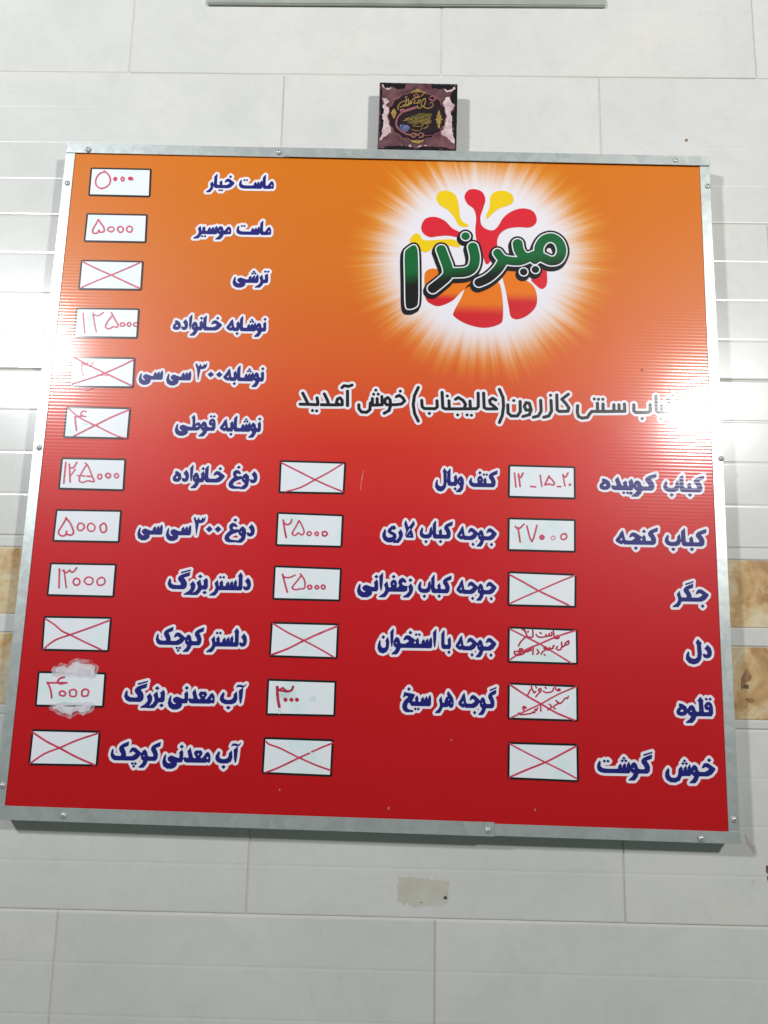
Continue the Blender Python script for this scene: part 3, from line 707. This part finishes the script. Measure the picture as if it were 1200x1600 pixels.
petal('orange_segment', [(575,615),(650,600),(715,600),(735,680),(737,770),(720,800),(650,817),(570,800),(510,765),(508,740),(540,680)], grad_print('segment_fade_b', og, rd, zrow(760), zrow(690)))
petal('orange_segment', [(735,560),(780,545),(840,590),(880,620),(897,670),(890,720),(850,760),(805,777),(775,765),(765,720),(750,640)], grad_print('segment_fade_c', og, rd, zrow(700), zrow(640)))
petal('red_petal', [(870,590),(900,560),(935,535),(945,580),(940,620),(918,635),(890,615)], M_redp)
M_green = grad_print('green_fade', srgb(8, 100, 48), srgb(10, 14, 16), zrow(650, 300), zrow(560, 300), -0.16)
D = Draw()
D.poly(ZL(smooth_poly([(318,431),(333,442),(339,480),(341,600),(339,700),(325,722),(298,729),(282,712),(279,600),(277,475),(289,449)])))
rl = 0.0088
D.stroke(ZL(smooth_line([(596,440),(606,490),(596,535),(565,556),(520,560),(490,560)])), rl, rl)
D.stroke(ZL(smooth_line([(448,452),(462,490),(478,535),(478,572),(445,605),(408,634)])), rl, rl)
D.dot(ZL([(562,389)])[0], 0.0075)
D.stroke(ZL(smooth_line([(886,500),(905,480),(906,440),(930,405),(968,396),(1000,418),(1012,460),(995,497),(960,505),(925,490),(890,478),(860,488),(832,482),(812,455),(806,424)])), rl * .9, rl)
D.stroke(ZL(smooth_line([(860,488),(820,505),(775,505),(735,495),(712,468)])), rl * .9, rl * .9)
D.stroke(ZL(smooth_line([(740,500),(712,545),(668,585),(624,606)])), rl, rl * .9)
D.dot(ZL([(834,556)])[0], 0.0066); D.dot(ZL([(889,545)])[0], 0.0066)
DB = Draw()
for sx_, sz_ in ((0, 0), (-0.0012, -0.0026), (-0.0022, -0.0050)):
    sh_ = lambda P: [(x + sx_, z + sz_) for x, z in P]
    for kk, P, e in D.items: DB.items.append((kk, sh_(P), e)); DB.pts += sh_(P)
emb0 = lettering(DB, [(0.0058, -0.0009, M_black, 'word_outline')])
emb = lettering(D, [(0.0022, -0.0012, M_white_print, 'word_white_line'), (0.0, -0.0016, M_green, 'word_letters')])

# ------------------------------------------------------------------ price boxes
ZA = [(80, 220, 3.158), (80, 220, 3.158), (80, 220, 3.158), (70, 470, 3.158), (70, 470, 3.158), (70, 470, 3.158),
      (50, 700, 3.0), (50, 700, 3.0), (50, 700, 3.0), (20, 940, 3.0), (20, 940, 3.0), (20, 940, 3.0)]
QA = [[(195,132),(497,138),(490,280),(182,273)],[(175,357),(478,363),(470,506),(160,500)],[(147,587),(458,593),(448,740),(133,736)],
 [(155,34),(470,38),(460,188),(142,183)],[(130,275),(449,280),(440,432),(118,428)],[(105,520),(427,527),(413,685),(90,678)],
 [(138,44),(443,50),(433,203),(122,195)],[(112,286),(423,291),(411,446),(95,440)],[(85,536),(399,542),(386,702),(68,694)],
 [(145,66),(466,72),(452,237),(133,230)],[(118,325),(440,332),(428,498),(103,492)],[(90,597),(413,605),(398,773),(72,767)]]
ZB = [(400, 700, 3.0)] * 3 + [(400, 950, 3.0)] * 3
QB = [[(112,57),(423,66),(415,218),(105,212)],[(98,300),(412,312),(405,468),(90,460)],[(84,550),(403,562),(396,720),(76,712)],
 [(70,64),(390,72),(383,240),(60,230)],[(53,331),(378,341),(372,510),(45,503)],[(36,604),(365,615),(356,792),(26,778)]]
ZC = [(780, 700, 2.857)] * 3 + [(780, 950, 2.857)] * 3
QC = [[(40,74),(340,82),(342,230),(38,222)],[(38,310),(342,318),(342,468),(36,460)],[(38,550),(345,562),(344,714),(36,706)],
 [(38,82),(350,94),(352,254),(36,245)],[(38,332),(352,345),(354,508),(36,498)],[(38,597),(353,606),(356,778),(36,764)]]
def ring(x, y, rx, ry=None, j=0.12, n=9):
    ry = ry or rx; ph = random.uniform(0, 6); k = [1 + random.uniform(-j, j) for _ in range(n)]
    P = [(x + rx * k[i] * math.cos(ph + 2 * math.pi * i / n), y + ry * k[i] * math.sin(ph + 2 * math.pi * i / n)) for i in range(n)]
    return P + [P[0], P[1]]
def W5(*P): return list(P)
HA = [
 [[(262,150),(280,165),(292,185),(290,212),(268,232),(242,236),(222,218),(222,192),(238,165),(268,154)], ring(317,190,7), ring(317,190,3), ring(353,190,8,9), ring(392,188,9,6), [(384,184),(404,194)]],
 [[(232,392),(222,412),(207,438),(208,456),(228,457),(237,442),(242,453),(262,448),(260,428),(246,408),(234,390)], ring(297,438,16,12), ring(342,438,14), ring(388,438,14)],
 [[(155,597),(225,632),(300,665),(370,698),(440,730)], [(150,725),(230,690),(330,650),(445,600)]],
 [[(190,62),(198,160)], [(238,62),(250,72),(266,74),(280,66),(290,58)], [(240,70),(246,110),(255,155)], [(330,60),(345,90),(362,118),(356,132),(338,128),(322,138),(306,136),(300,124),(316,96),(334,74)], ring(384,118,11,9), ring(417,117,10,9), [(456,108),(446,110),(438,118),(444,126),(456,126)]],
 [[(145,280),(230,325),(300,358),(430,420)], [(135,412),(250,375),(350,335),(440,292)]],
 [[(112,525),(170,575),(260,620),(330,655),(370,672),(405,678)], [(145,668),(250,615),(330,575),(420,537)], [(150,572),(153,605),(158,640)], [(150,574),(190,568)], [(206,548),(190,544),(180,556),(184,568),(204,572)], [(232,610),(262,616)]],
 [[(160,68),(150,165)], [(176,76),(180,160)], [(178,92),(196,92),(211,68)], [(182,130),(204,100)], [(250,70),(264,85),(284,135),(292,158),(262,154),(240,162),(222,152),(232,120),(256,80)], [(214,130),(226,130)], [(236,131),(250,132)], [(260,132),(276,134)], ring(318,135,10,12), ring(358,130,11), ring(397,130,10)],
 [[(163,328),(146,358),(126,392),(134,410),(156,410),(164,390),(164,404),(186,408),(196,392),(180,352),(160,328)], ring(230,370,15,19), ring(280,372,18), ring(335,375,15,21)],
 [[(130,567),(128,655)], [(152,572),(162,655)], [(146,574),(160,584),(170,580),(178,572),(186,582),(198,578),(211,561)], ring(210,627,15,18), ring(266,622,20,18), ring(325,625,19)],
 [[(155,80),(200,110),(232,138),(270,155),(340,190),(418,226)], [(145,222),(200,180),(270,155),(370,120),(458,86)]],
 [[(163,378),(178,410),(184,450)], [(163,380),(235,380),(255,380)], [(243,354),(225,358),(212,372),(222,384),(252,380)], ring(235,430,14,12), ring(284,428,17), ring(340,427,17)],
 [[(92,610),(160,655),(220,685),(300,728),(385,765)], [(82,758),(150,712),(220,685),(300,650),(405,615)]]]
HB = [
 [[(120,70),(200,110),(275,148),(350,182),(408,205)], [(140,205),(210,185),(275,150),(340,115),(405,75)]],
 [[(128,338),(134,380),(142,420)], [(132,350),(146,360),(162,352),(168,335)], [(202,340),(186,372),(170,400),(184,410),(200,398),(214,408),(226,394),(216,364),(202,340)], ring(250,402,9), ring(285,402,8), ring(322,402,11)],
 [[(125,592),(136,635),(147,675)], [(128,602),(152,608),(184,596)], [(208,590),(228,620),(228,656),(206,660),(185,664),(170,654),(194,622),(214,596)], ring(252,652,9), ring(286,652,8), ring(315,652,9)],
 [[(80,72),(150,115),(225,152),(300,192),(365,230)], [(70,220),(150,190),(225,152),(300,118),(383,84)]],
 [],
 [[(50,625),(60,637),(110,655),(170,685),(205,702),(280,735),(350,760)], [(45,770),(100,750),(205,700),(250,680)], [(262,673),(310,652),(360,632)]]]
HC = [
 [[(68,112),(74,175)], [(86,116),(93,172)], [(84,125),(95,132),(106,112)], [(140,172),(162,174)], [(182,122),(190,172)], [(222,125),(210,150),(204,165),(222,161),(238,166),(246,158),(234,140),(220,128)], [(258,172),(275,173)], [(283,118),(293,170)], [(285,124),(296,130),(306,112)], ring(315,164,3)],
 [[(84,355),(88,385),(93,420)], [(71,350),(86,362),(110,340)], [(123,348),(145,418),(168,345)], ring(190,398,9), ring(190,398,5), ring(288,396,14,13)],
 [[(45,565),(110,600),(175,637),(240,668),(310,702)], [(45,695),(110,665),(175,637),(260,600),(338,568)]],
 [[(45,92),(110,125),(180,160),(260,208),(320,245)], [(45,232),(110,190),(180,160),(262,125),(340,100)]],
 [[(45,340),(120,390),(190,430),(260,470),(335,500)], [(50,490),(120,458),(190,425),(262,385),(345,350)]],
 [[(45,605),(120,645),(205,688),(280,725),(345,760)], [(45,755),(120,722),(205,688),(270,655),(345,615)]]]
# crowded note writing in two of the boxes (9.6x zooms)
NOTE1 = [[(840,262),(848,228),(820,220),(812,245),(835,262),(790,262),(775,230),(762,145)], [(735,172),(740,215),(705,225),(700,190),(690,228),(660,232),(650,205),(640,238),(560,246),(520,228),(504,204)], [(560,176),(582,190)],
 [(452,128),(456,230),(430,248),(385,240),(365,222),(350,180),(330,150)], [(385,152),(380,172)], [(365,225),(330,255),(270,320),(238,378)], [(290,128),(330,140)], [(330,135),(345,160)],
 [(990,300),(950,325),(935,360),(985,352),(995,305)], [(930,372),(895,390),(885,320)], [(890,385),(870,430),(830,436),(805,410),(825,385)], [(775,368),(755,385),(762,408),(720,420),(705,400),(690,440),(670,428)],
 [(650,390),(620,410),(650,430),(600,465),(580,500)], [(625,505),(640,515)], [(520,430),(545,475),(515,498)], [(462,395),(455,505)],
 [(430,395),(425,450),(400,430),(380,468),(350,440),(320,490),(220,520),(180,490),(178,458)], [(250,470),(255,420),(300,425),(270,450)], [(200,455),(330,470),(380,440)], [(200,500),(300,500)]]
NOTE2 = [[(865,165),(840,155),(830,185),(860,180)], [(835,185),(800,165),(785,115)], [(765,145),(750,190),(715,205),(650,212),(612,190)], [(640,130),(655,148)], [(575,150),(540,165),(560,200),(580,180),(570,160)], [(565,205),(530,235),(500,275)],
 [(498,120),(510,140)], [(470,215),(500,195)], [(432,105),(445,165),(480,215)], [(420,165),(395,215),(365,265)],
 [(985,265),(975,300),(940,295),(905,340),(860,378),(830,350)], [(800,330),(835,375),(790,400),(760,430),(790,455)], [(700,385),(735,420),(700,465),(680,468)], [(570,385),(575,492)],
 [(525,440),(510,480),(490,460),(480,515),(455,500),(440,520),(360,535),(270,540),(240,515)], [(300,440),(320,418),(355,440),(310,455),(320,480)]]
def price_box(q, zc, strokes, r=0.00115, mat=None, extra=None):
    Z = zoomed(*zc); P = Z(q)
    c = np.mean(P, 0)
    Dp = Draw(); k = 0.0034
    ins = []
    for p in P:
        d = c - np.array(p); ins.append(tuple(np.array(p) + np.sign(d) * k))
    Dp.poly(ins)
    F = Dp.field(0.0006, 0.006)
    o = sheet('price_box', contours(F[0].copy(), *F[1:], 0.0034), -0.0004, M_black, board)
    # white field: inner quad as a plain face
    me = bpy.data.meshes.new('white_field')
    me.from_pydata([(x, -0.0008, z) for x, z in ins], [], [(0, 1, 2, 3)]); me.update()
    if me.polygons[0].normal.y > 0: me.flip_normals()
    link('white_field', me, M_field, o)
    def write(items, nm, y, mt):
        Dw = Draw()
        for S, rr in items:
            Dw.stroke(S, rr)
        if Dw.items:
            Fw = Dw.field(0.00045, 0.003)
            sheet(nm, contours(Fw[0].copy(), *Fw[1:], 0.0), y, mt, o, 0.00006)
    if extra:
        for items, nm, y, mt in extra(Z):
            if nm == 'smudge':
                for it in items: write([it], nm, y, mt)
            else: write(items, nm, y, mt)
    write([(Z(smooth_line(s, 3)), r * random.uniform(.9, 1.15)) for s in strokes], 'handwriting', -0.0014, mat or M_marker)
    return o, ins
def ex_a4(Z): return [([(Z([(225,80),(232,110)]), .006)], 'smudge', -0.0010, M_marker_old), ([(Z([(270,115),(282,117)]), .0016), (Z([(300,112),(318,116)]), .0014)], 'smudge', -0.0011, M_marker_old)]
def ex_a5(Z): return [([(Z(smooth_line([(184,308),(184,345),(192,372)])), .0013), (Z([(186,312),(210,318),(214,302)]), .0013), (Z([(222,326),(240,306)]), .0013), (Z([(260,368),(285,368)]), .0014), (Z([(292,366),(308,370)]), .0014), (Z([(170,436),(210,442),(240,430)]), .0007)], 'faded_handwriting', -0.0011, M_marker_faint), ([(Z([(220,360),(240,364)]), .0012)], 'smudge', -0.0010, M_marker_old)]
def ex_a6(Z): return [([(Z([(188,604),(200,610),(214,608)]), .0012), (Z([(222,606),(240,610)]), .0012)], 'smudge', -0.0010, M_marker_old)]
def ex_b5(Z): return [([(Z([(130,400),(165,405)]), .008), (Z([(112,470),(110,490)]), .0022), (Z([(262,424),(270,424)]), .004)], 'smudge', -0.0010, M_marker_old),
                      ([(Z(smooth_line([(100,370),(101,400),(104,432),(110,462)], 3)), .0022), (Z(smooth_line([(98,372),(112,384),(126,374),(138,386),(152,390),(168,384),(174,368)], 3)), .0017), (Z([(104,385),(145,392)]), .0014),
                        ], 'handwriting', -0.0014, M_marker_thick)] + [([(Z([(x_, 429), (x_ + 1, 430)]), .0030)], 'handwriting', -0.0014, M_marker_thick) for x_ in (138, 166, 192)]
def ex_c4(Z):
    Zn = zoomed(785, 970, 9.6); return [([(Zn(smooth_line(s, 3)), .00125) for s in NOTE1], 'note_writing', -0.0012, M_marker_thick)]
def ex_c5(Z):
    Zn = zoomed(785, 1060, 9.6); return [([(Zn(smooth_line(s, 3)), .00115) for s in NOTE2], 'note_writing', -0.0012, M_marker_thick)]
def ex_c2(Z): return [([(Z(ring(240, 402, 9)), .0011)], 'faded_handwriting', -0.0011, M_marker_faint)]
EXA = {3: ex_a4, 4: ex_a5, 5: ex_a6}; EXB = {4: ex_b5}; EXC = {1: ex_c2, 3: ex_c4, 4: ex_c5}
for i in range(12):
    o, ins = price_box(QA[i], ZA[i], HA[i], extra=EXA.get(i), r=0.00125 if i < 9 else 0.0014)
for i in range(6): price_box(QB[i], ZB[i], HB[i], extra=EXB.get(i), r=0.0013)
for i in range(6): price_box(QC[i], ZC[i], HC[i], extra=EXC.get(i), r=0.00125)

# ------------------------------------------------------------------ rubbed white paint above and below one price box
def value_noise(X, Z, s, seed):
    r = np.random.RandomState(seed); gdim = 64; Gd = r.rand(gdim, gdim)
    u, v = X * s, Z * s; i, j = np.floor(u).astype(int), np.floor(v).astype(int); fu, fv = u - i, v - j
    fu = fu * fu * (3 - 2 * fu); fv = fv * fv * (3 - 2 * fv)
    q = lambda a, b_: Gd[(b_) % gdim, (a) % gdim]
    return (q(i, j) * (1 - fu) + q(i + 1, j) * fu) * (1 - fv) + (q(i, j + 1) * (1 - fu) + q(i + 1, j + 1) * fu) * fv
m, t, b = nt('rubbed_white_paint'); tc, sep = ribbed(t, b, 0.5, 0.2)
b.inputs['Base Color'].default_value = srgb(226, 222, 230)
tr = N(t, 'ShaderNodeBsdfTransparent'); ms = N(t, 'ShaderNodeMixShader'); out = t.nodes['Material Output']
al = ramp(t, noise(t, tc.outputs['Object'], 75, 5, 0.7), [(0.30, (0.60, 0.60, 0.60, 1)), (0.55, (0.95, 0.95, 0.95, 1))])
t.links.new(al, ms.inputs[0]); t.links.new(tr.outputs[0], ms.inputs[1]); t.links.new(b.outputs[0], ms.inputs[2]); t.links.new(ms.outputs[0], out.inputs[0])
M_smear = m
m2 = m.copy(); m2.name = 'thin_rubbed_white_paint'
for n_ in m2.node_tree.nodes:
    if n_.type == 'VALTORGB':
        n_.color_ramp.elements[0].color = (0.05, 0.05, 0.05, 1); n_.color_ramp.elements[1].color = (0.7, 0.7, 0.7, 1)
        n_.color_ramp.elements[0].position = 0.36; n_.color_ramp.elements[1].position = 0.68
def smear(P, seed):
    Dp = Draw(); Dp.poly(zoomed(40, 1020, 8.571)(smooth_poly(P)))
    F, x0, z0, cell = Dp.field(0.0006, 0.012)
    zz, xx = np.meshgrid(np.arange(F.shape[0]) * cell + z0, np.arange(F.shape[1]) * cell + x0, indexing='ij')
    X, Z = xx + 5, zz + 5
    nz = value_noise(X * .45 + Z * .5, Z, 70, seed) * .5 + value_noise(X * .5, Z, 190, seed + 1) * .35 + value_noise(X * .6, Z, 460, seed + 2) * .25 - 0.5
    o = sheet('paint_smear', contours(F + nz * 0.010, x0, z0, cell, 0.0040), -0.0016, m2, board, 0.0001)
    sheet('dense_paint', contours(F + nz * 0.011, x0, z0, cell, -0.0014), -0.0018, M_smear, o, 0.0001)
smear([(390,262),(420,190),(500,150),(560,175),(640,120),(740,130),(880,140),(950,200),(930,250),(900,292),(700,296),(430,292)], 3)
smear([(400,690),(640,680),(890,690),(850,780),(780,820),(700,810),(600,850),(520,820),(420,780),(360,745)], 9)

# small marks on the print
M_brown_dot = bpy.data.materials.new('brown_dot'); M_brown_dot.use_nodes = True
M_brown_dot.node_tree.nodes['Principled BSDF'].inputs[0].default_value = srgb(150, 60, 40)
for px, py, r in ((437, 1233, .0007), (1003, 577, .0014), (607, 1262, .0010), (836, 1264, .0008), (705, 1155, .0006), (1046, 609, .0006)):
    x, z = onb(px, py); Dp = Draw(); Dp.stroke([(x, z), (x + .0006, z - .0012), (x - .0005, z - .002)], r)
    lettering(Dp, [(0.0, -0.0005, m2 if py > 650 else M_brown_dot, 'paint_fleck')], 0.0004)
x, z = onb(568, 735); Dp = Draw(); Dp.stroke([(x, z), (x - .003, z - .02), (x - .004, z - .034)], 0.0005, 0.0004)
lettering(Dp, [(0.0, -0.0005, m2, 'scratch')], 0.0003)

# ------------------------------------------------------------------ decorative plaque standing on the frame
PY = -0.034
pc = [at_y(592, 128, PY), at_y(715, 131, PY), at_y(712.5, 236, PY), at_y(588.5, 233, PY)]
ctr = (pc[2] + pc[3]) / 2
ang = math.atan2(pc[2].z - pc[3].z, pc[2].x - pc[3].x)
plq = empty('wall_plaque', (ctr.x, PY, ctr.z), (0, -ang, 0))
tag(plq, 'small square black and mauve plaque with gold calligraphy standing on the board frame', 'plaque')
px_, pz_ = Vector((math.cos(ang), 0, math.sin(ang))), Vector((-math.sin(ang), 0, math.cos(ang)))
def onp(P, s=9.231, x0=590, y0=126):
    out = []
    for x, y in P:
        q = at_y(x0 + x / s, y0 + y / s, PY) - Vector((ctr.x, PY, ctr.z)); out.append((q.dot(px_), q.dot(pz_)))
    return out
C4 = onp([(18, 20), (1152, 48), (1132, 1010), (-10, 990)])
w2 = (C4[1][0] - C4[0][0]) / 2; hh_ = (C4[0][1] + C4[1][1]) / 2
def plain(name, col, rough=0.35, var=None, scale=60):
    m, t, b = nt(name); tc = N(t, 'ShaderNodeTexCoord')
    c = ramp(t, noise(t, tc.outputs['Object'], scale, 4, 0.6, 0.6), [(0.3, col), (0.7, var or tuple(min(1, c_ * 1.25) for c_ in col[:3]) + (1,))])
    t.links.new(c, b.inputs['Base Color']); b.inputs['Roughness'].default_value = rough; return m
MP_black = plain('plaque_black', srgb(18, 16, 20)); MP_mauve = plain('plaque_mauve', srgb(66, 40, 48), .3, srgb(122, 84, 90), 34)
MP_pink = plain('plaque_pink', srgb(170, 136, 142), .3, srgb(225, 210, 208), 50); MP_gold = plain('plaque_gold', srgb(128, 98, 48), .35, srgb(178, 150, 84), 120)
MP_rose = plain('plaque_rose', srgb(138, 84, 88), .35); MP_blue = plain('plaque_blue', srgb(48, 54, 96), .35, srgb(112, 118, 156), 190)
MP_dark = plain('plaque_medallion', srgb(24, 16, 24), .35, srgb(44, 26, 34), 60); MP_olive = plain('plaque_olive', srgb(44, 38, 26), .35, srgb(112, 98, 48), 330)
bm = bmesh.new(); box(bm, C4[3][0] + .001, C4[2][0] + .0005, 0.0, 0.012, -0.002, hh_, 0.0008, 1)
bm_obj('plaque_board', bm, MP_black, plq)
# shear-free front art
def art(name, polys=(), strokes=(), mat=None, y=-0.0003, rough_edge=0.0, lvl=0.0, seed=1):
    Dp = Draw()
    for P in polys: Dp.poly(onp(P))
    for S, r in strokes: Dp.stroke(onp(smooth_line(S, 3)), r * 0.85)
    F, x0, z0, cell = Dp.field(0.00045, 0.003)
    if rough_edge:
        zz, xx = np.meshgrid(np.arange(F.shape[0]) * cell + z0, np.arange(F.shape[1]) * cell + x0, indexing='ij')
        F = F + (value_noise(xx + 3, zz + 3, 260, seed) - .5) * rough_edge
    return sheet(name, contours(F, x0, z0, cell, lvl), y, mat, plq, 0.00005)
art('mauve_ground', [[(30,34),(1138,60),(1120,995),(8,975)]], mat=MP_mauve, y=-0.0003)
art('black_border', [[(44,46),(76,180),(52,290),(104,400),(80,470),(108,560),(88,720),(34,880),(30,640),(38,300)], [(1136,62),(1060,200),(1050,330),(1120,350),(1100,420),(1060,470),(1070,600),(1100,700),(1120,980),(1134,760)],
     [(45,34),(75,90),(110,125),(180,115),(200,85),(240,110),(320,130),(400,115),(410,48)], [(760,56),(790,105),(880,125),(960,110),(1020,140),(1080,110),(1120,66)],
     [(90,980),(110,950),(300,940),(470,950),(520,975),(560,980),(640,960),(800,950),(980,970),(1080,996)]], mat=MP_black, y=-0.0006, rough_edge=.003)
art('pink_highlight', [[(70,265),(130,260),(178,310),(120,360),(170,420),(150,540),(185,640),(200,750),(100,810),(10,890),(60,760),(85,640),(70,500),(95,420),(60,370),(100,330)],
     [(945,320),(985,250),(1040,235),(1060,330),(1110,350),(1090,410),(1055,450),(1075,540),(1070,640),(1085,780),(1120,940),(1060,900),(1000,830),(905,770),(960,680),(985,560),(975,430)],
     [(70,60),(110,118),(180,105),(205,80),(195,120),(150,135),(95,120)], [(960,120),(1010,150),(1070,130),(1110,90),(1120,120),(1060,170),(990,165)],
     [(400,938),(470,930),(500,950),(470,965)], [(560,975),(590,940),(640,935),(700,940),(620,955)]], mat=MP_pink, y=-0.0009, rough_edge=.003, seed=5)
cx_, cy_ = 568, 520
scal = [(cx_ + (418 + 10 * math.cos(18 * a)) * math.cos(a) , cy_ + (352 + 10 * math.cos(18 * a)) * math.sin(a)) for a in [i * 2 * math.pi / 120 for i in range(120)]]
art('medallion_rim', [scal], mat=MP_rose, y=-0.0012, lvl=0.0004)
art('medallion', [scal], mat=MP_dark, y=-0.0015, lvl=-0.0009)
for P_ in [[(470,195),(500,160),(545,140),(575,125),(605,142),(640,160),(675,190),(620,178),(570,172),(520,180)], [(465,862),(520,872),(570,876),(620,870),(672,858),(650,895),(600,915),(570,918),(520,905),(490,890)],
     [(235,410),(262,440),(275,480),(258,520),(236,560),(212,520),(192,480),(210,440)], [(885,430),(905,480),(900,505),(925,520),(910,545),(942,568),(912,592),(920,620),(898,635),(900,670),(884,705),(866,665),(868,635),(845,620),(856,592),(830,568),(858,545),(845,518),(868,500),(864,470)]]:
    art('gold_ornament', [P_], mat=MP_gold, y=-0.0018)
art('gold_haze', [[(400,560),(520,500),(640,470),(780,480),(770,560),(740,620),(640,640),(500,640),(430,610)]], mat=MP_olive, y=-0.0018, rough_edge=.005, seed=8, lvl=-0.0005)
art('rose_swoosh', strokes=[([(575,385),(520,400),(420,430),(340,480),(285,550),(265,620),(290,690),(350,745),(430,785),(470,790)], .0017), ([(570,392),(480,425),(380,455)], .0022), ([(275,580),(268,640),(285,690)], .0020), ([(670,800),(780,800),(860,780)], .0005),
     ([(760,240),(800,230),(830,250),(820,290),(780,300),(745,270)], .0016), ([(330,430),(380,425),(330,450)], .0016), ([(480,790),(520,765),(560,790),(520,830),(480,800)], .0013), ([(580,800),(610,765),(660,780),(650,820),(600,830)], .0013), ([(520,225),(560,205),(590,230),(550,250),(525,230)], .0012)], mat=MP_rose, y=-0.0020)
art('gold_calligraphy', strokes=[([(300,430),(292,390),(320,340),(380,310),(430,300)], .0010), ([(320,395),(380,380),(440,370),(460,330)], .0009), ([(400,250),(420,300),(400,350),(380,375)], .0009), ([(440,270),(450,330),(430,370)], .0009), ([(470,300),(490,340),(460,350),(500,310)], .0009),
     ([(500,280),(540,300),(520,340),(570,330),(600,290)], .0010), ([(620,290),(600,340),(560,335)], .0009), ([(690,175),(640,225),(580,255),(520,270)], .0010), ([(690,270),(660,280),(630,340),(640,390),(670,370),(690,310),(685,275)], .0010), ([(575,370),(585,410),(630,400),(650,380),(700,410),(760,405),(800,370),(790,330),(760,335)], .0010), ([(360,370),(420,355),(450,360)], .0008), ([(430,245),(405,240)], .0007),
     ([(540,550),(600,545),(660,530),(740,500)], .0006), ([(550,575),(620,590),(700,575),(760,550)], .0006), ([(500,600),(580,605),(660,600)], .0006), ([(640,640),(700,620),(740,600),(750,570)], .0007), ([(500,660),(560,672),(620,670),(660,650)], .0006), ([(490,715),(560,735),(620,725),(640,690)], .0006), ([(660,700),(700,690),(730,660)], .0008), ([(370,590),(420,580),(400,560)], .0007), ([(430,570),(450,545),(470,580),(500,560)], .0007), ([(700,640),(760,620),(770,590)], .0006),
     ([(500,820),(560,780),(620,830),(650,790)], .0004)], mat=MP_gold, y=-0.0023)
art('blue_ornament', [[(315,690),(330,650),(350,635),(370,660),(385,640),(405,662),(425,640),(450,665),(465,690),(440,740),(400,755),(350,735)]], mat=MP_blue, y=-0.0020, rough_edge=.002)

# ------------------------------------------------------------------ thin grey panel at the top edge (only its lower edge shows)
a = at_y(324, 6.5, -0.005); c_ = at_y(946, 10.5, -0.005)
m, t, b = nt('grey_panel_paint'); g_ = N(t, 'ShaderNodeNewGeometry')
t.links.new(ramp(t, noise(t, g_.outputs['Position'], 14, 4), [(0.3, srgb(146, 152, 144)), (0.7, srgb(166, 172, 163))]), b.inputs['Base Color']); b.inputs['Roughness'].default_value = 0.45
bm = bmesh.new(); box(bm, 0, c_.x - a.x, -0.0058, -0.0010, 0, 0.30, 0.0012, 2)
wb = empty('metal_panel', (a.x, 0, a.z), (0, math.atan2(a.z - c_.z, c_.x - a.x), 0))
tag(wb, 'thin grey metal panel on the tiles above the plaque, cut off by the picture top', 'metal panel')
bm_obj('panel_sheet', bm, m, wb)
bm = bmesh.new(); box(bm, 0.0, c_.x - a.x, -0.0075, -0.0059, 0.0016, 0.018, 0.0005, 1)
bm_obj('edge_strip', bm, m, wb)

# ------------------------------------------------------------------ marks on the wall
def on_wall(name, P, mat, y=-0.0010, rough=0.0, lvl=0.0, seed=2, cell=0.0008):
    Dp = Draw(); Q = [(at_y(x, yy, y).x, at_y(x, yy, y).z) for x, yy in P]; Dp.poly(Q)
    F, x0, z0, cell = Dp.field(cell, 0.004)
    if rough:
        zz, xx = np.meshgrid(np.arange(F.shape[0]) * cell + z0, np.arange(F.shape[1]) * cell + x0, indexing='ij')
        F = F + (value_noise(xx + 3, zz + 3, 180, seed) - .5) * rough
    return sheet(name, contours(F, x0, z0, cell, lvl), y, mat, wall, 0.0001)
m, t, b = nt('glue_residue'); tc = N(t, 'ShaderNodeTexCoord')
b.inputs['Base Color'].default_value = srgb(205, 196, 165); b.inputs['Roughness'].default_value = 0.45
tr = N(t, 'ShaderNodeBsdfTransparent'); ms = N(t, 'ShaderNodeMixShader'); out = t.nodes['Material Output']
t.links.new(ramp(t, noise(t, tc.outputs['Object'], 30, 4), [(0.3, (.10, .10, .10, 1)), (0.65, (.32, .32, .32, 1))]), ms.inputs[0])
t.links.new(tr.outputs[0], ms.inputs[1]); t.links.new(b.outputs[0], ms.inputs[2]); t.links.new(ms.outputs[0], out.inputs[0])
on_wall('glue_residue', [(622,1371),(660,1373),(700,1376),(701,1400),(696,1412),(660,1417),(645,1416),(620,1408)], m, rough=.006)
M_brown = plain('brown_stain', srgb(122, 86, 56), .4, srgb(164, 126, 84), 90)
m, t, b = nt('dark_dirt'); b.inputs['Base Color'].default_value = srgb(96, 76, 64); b.inputs['Roughness'].default_value = .7; M_dirt = m
on_wall('dirt_speck', [(694,1401),(697,1399),(699,1405),(693,1405)], M_dirt)
on_wall('dirt_speck', [(657,1409),(659,1409),(659,1411),(657,1411)], M_dirt)
on_wall('brown_stain', [(1167,1044),(1176,1058),(1165,1069),(1160,1076),(1159,1062)], M_brown, rough=.003)
on_wall('brown_stain', [(1163,1068),(1170,1070),(1169,1076),(1162,1074)], M_dirt, -0.0013, rough=.002)
on_wall('brown_stain', [(1167,1092),(1178,1092),(1179,1098),(1170,1097)], M_brown, rough=.002)
on_wall('dirt_speck', [(1197,1354),(1200,1352),(1200,1376),(1198,1368)], M_dirt, rough=.002)
on_wall('dirt_speck', [(1070,218),(1074,216),(1075,220),(1071,221)], M_brown)
m, t, b = nt('rust_drip'); b.inputs['Base Color'].default_value = srgb(196, 186, 182); b.inputs['Roughness'].default_value = .5
on_wall('brown_stain', [(1165,1302),(1168,1310),(1178,1322),(1182,1334),(1176,1330),(1167,1318)], m, rough=.004)
print('objects', len(bpy.data.objects), 'tris', sum(len(o.data.polygons) for o in bpy.data.objects if o.type == 'MESH'))
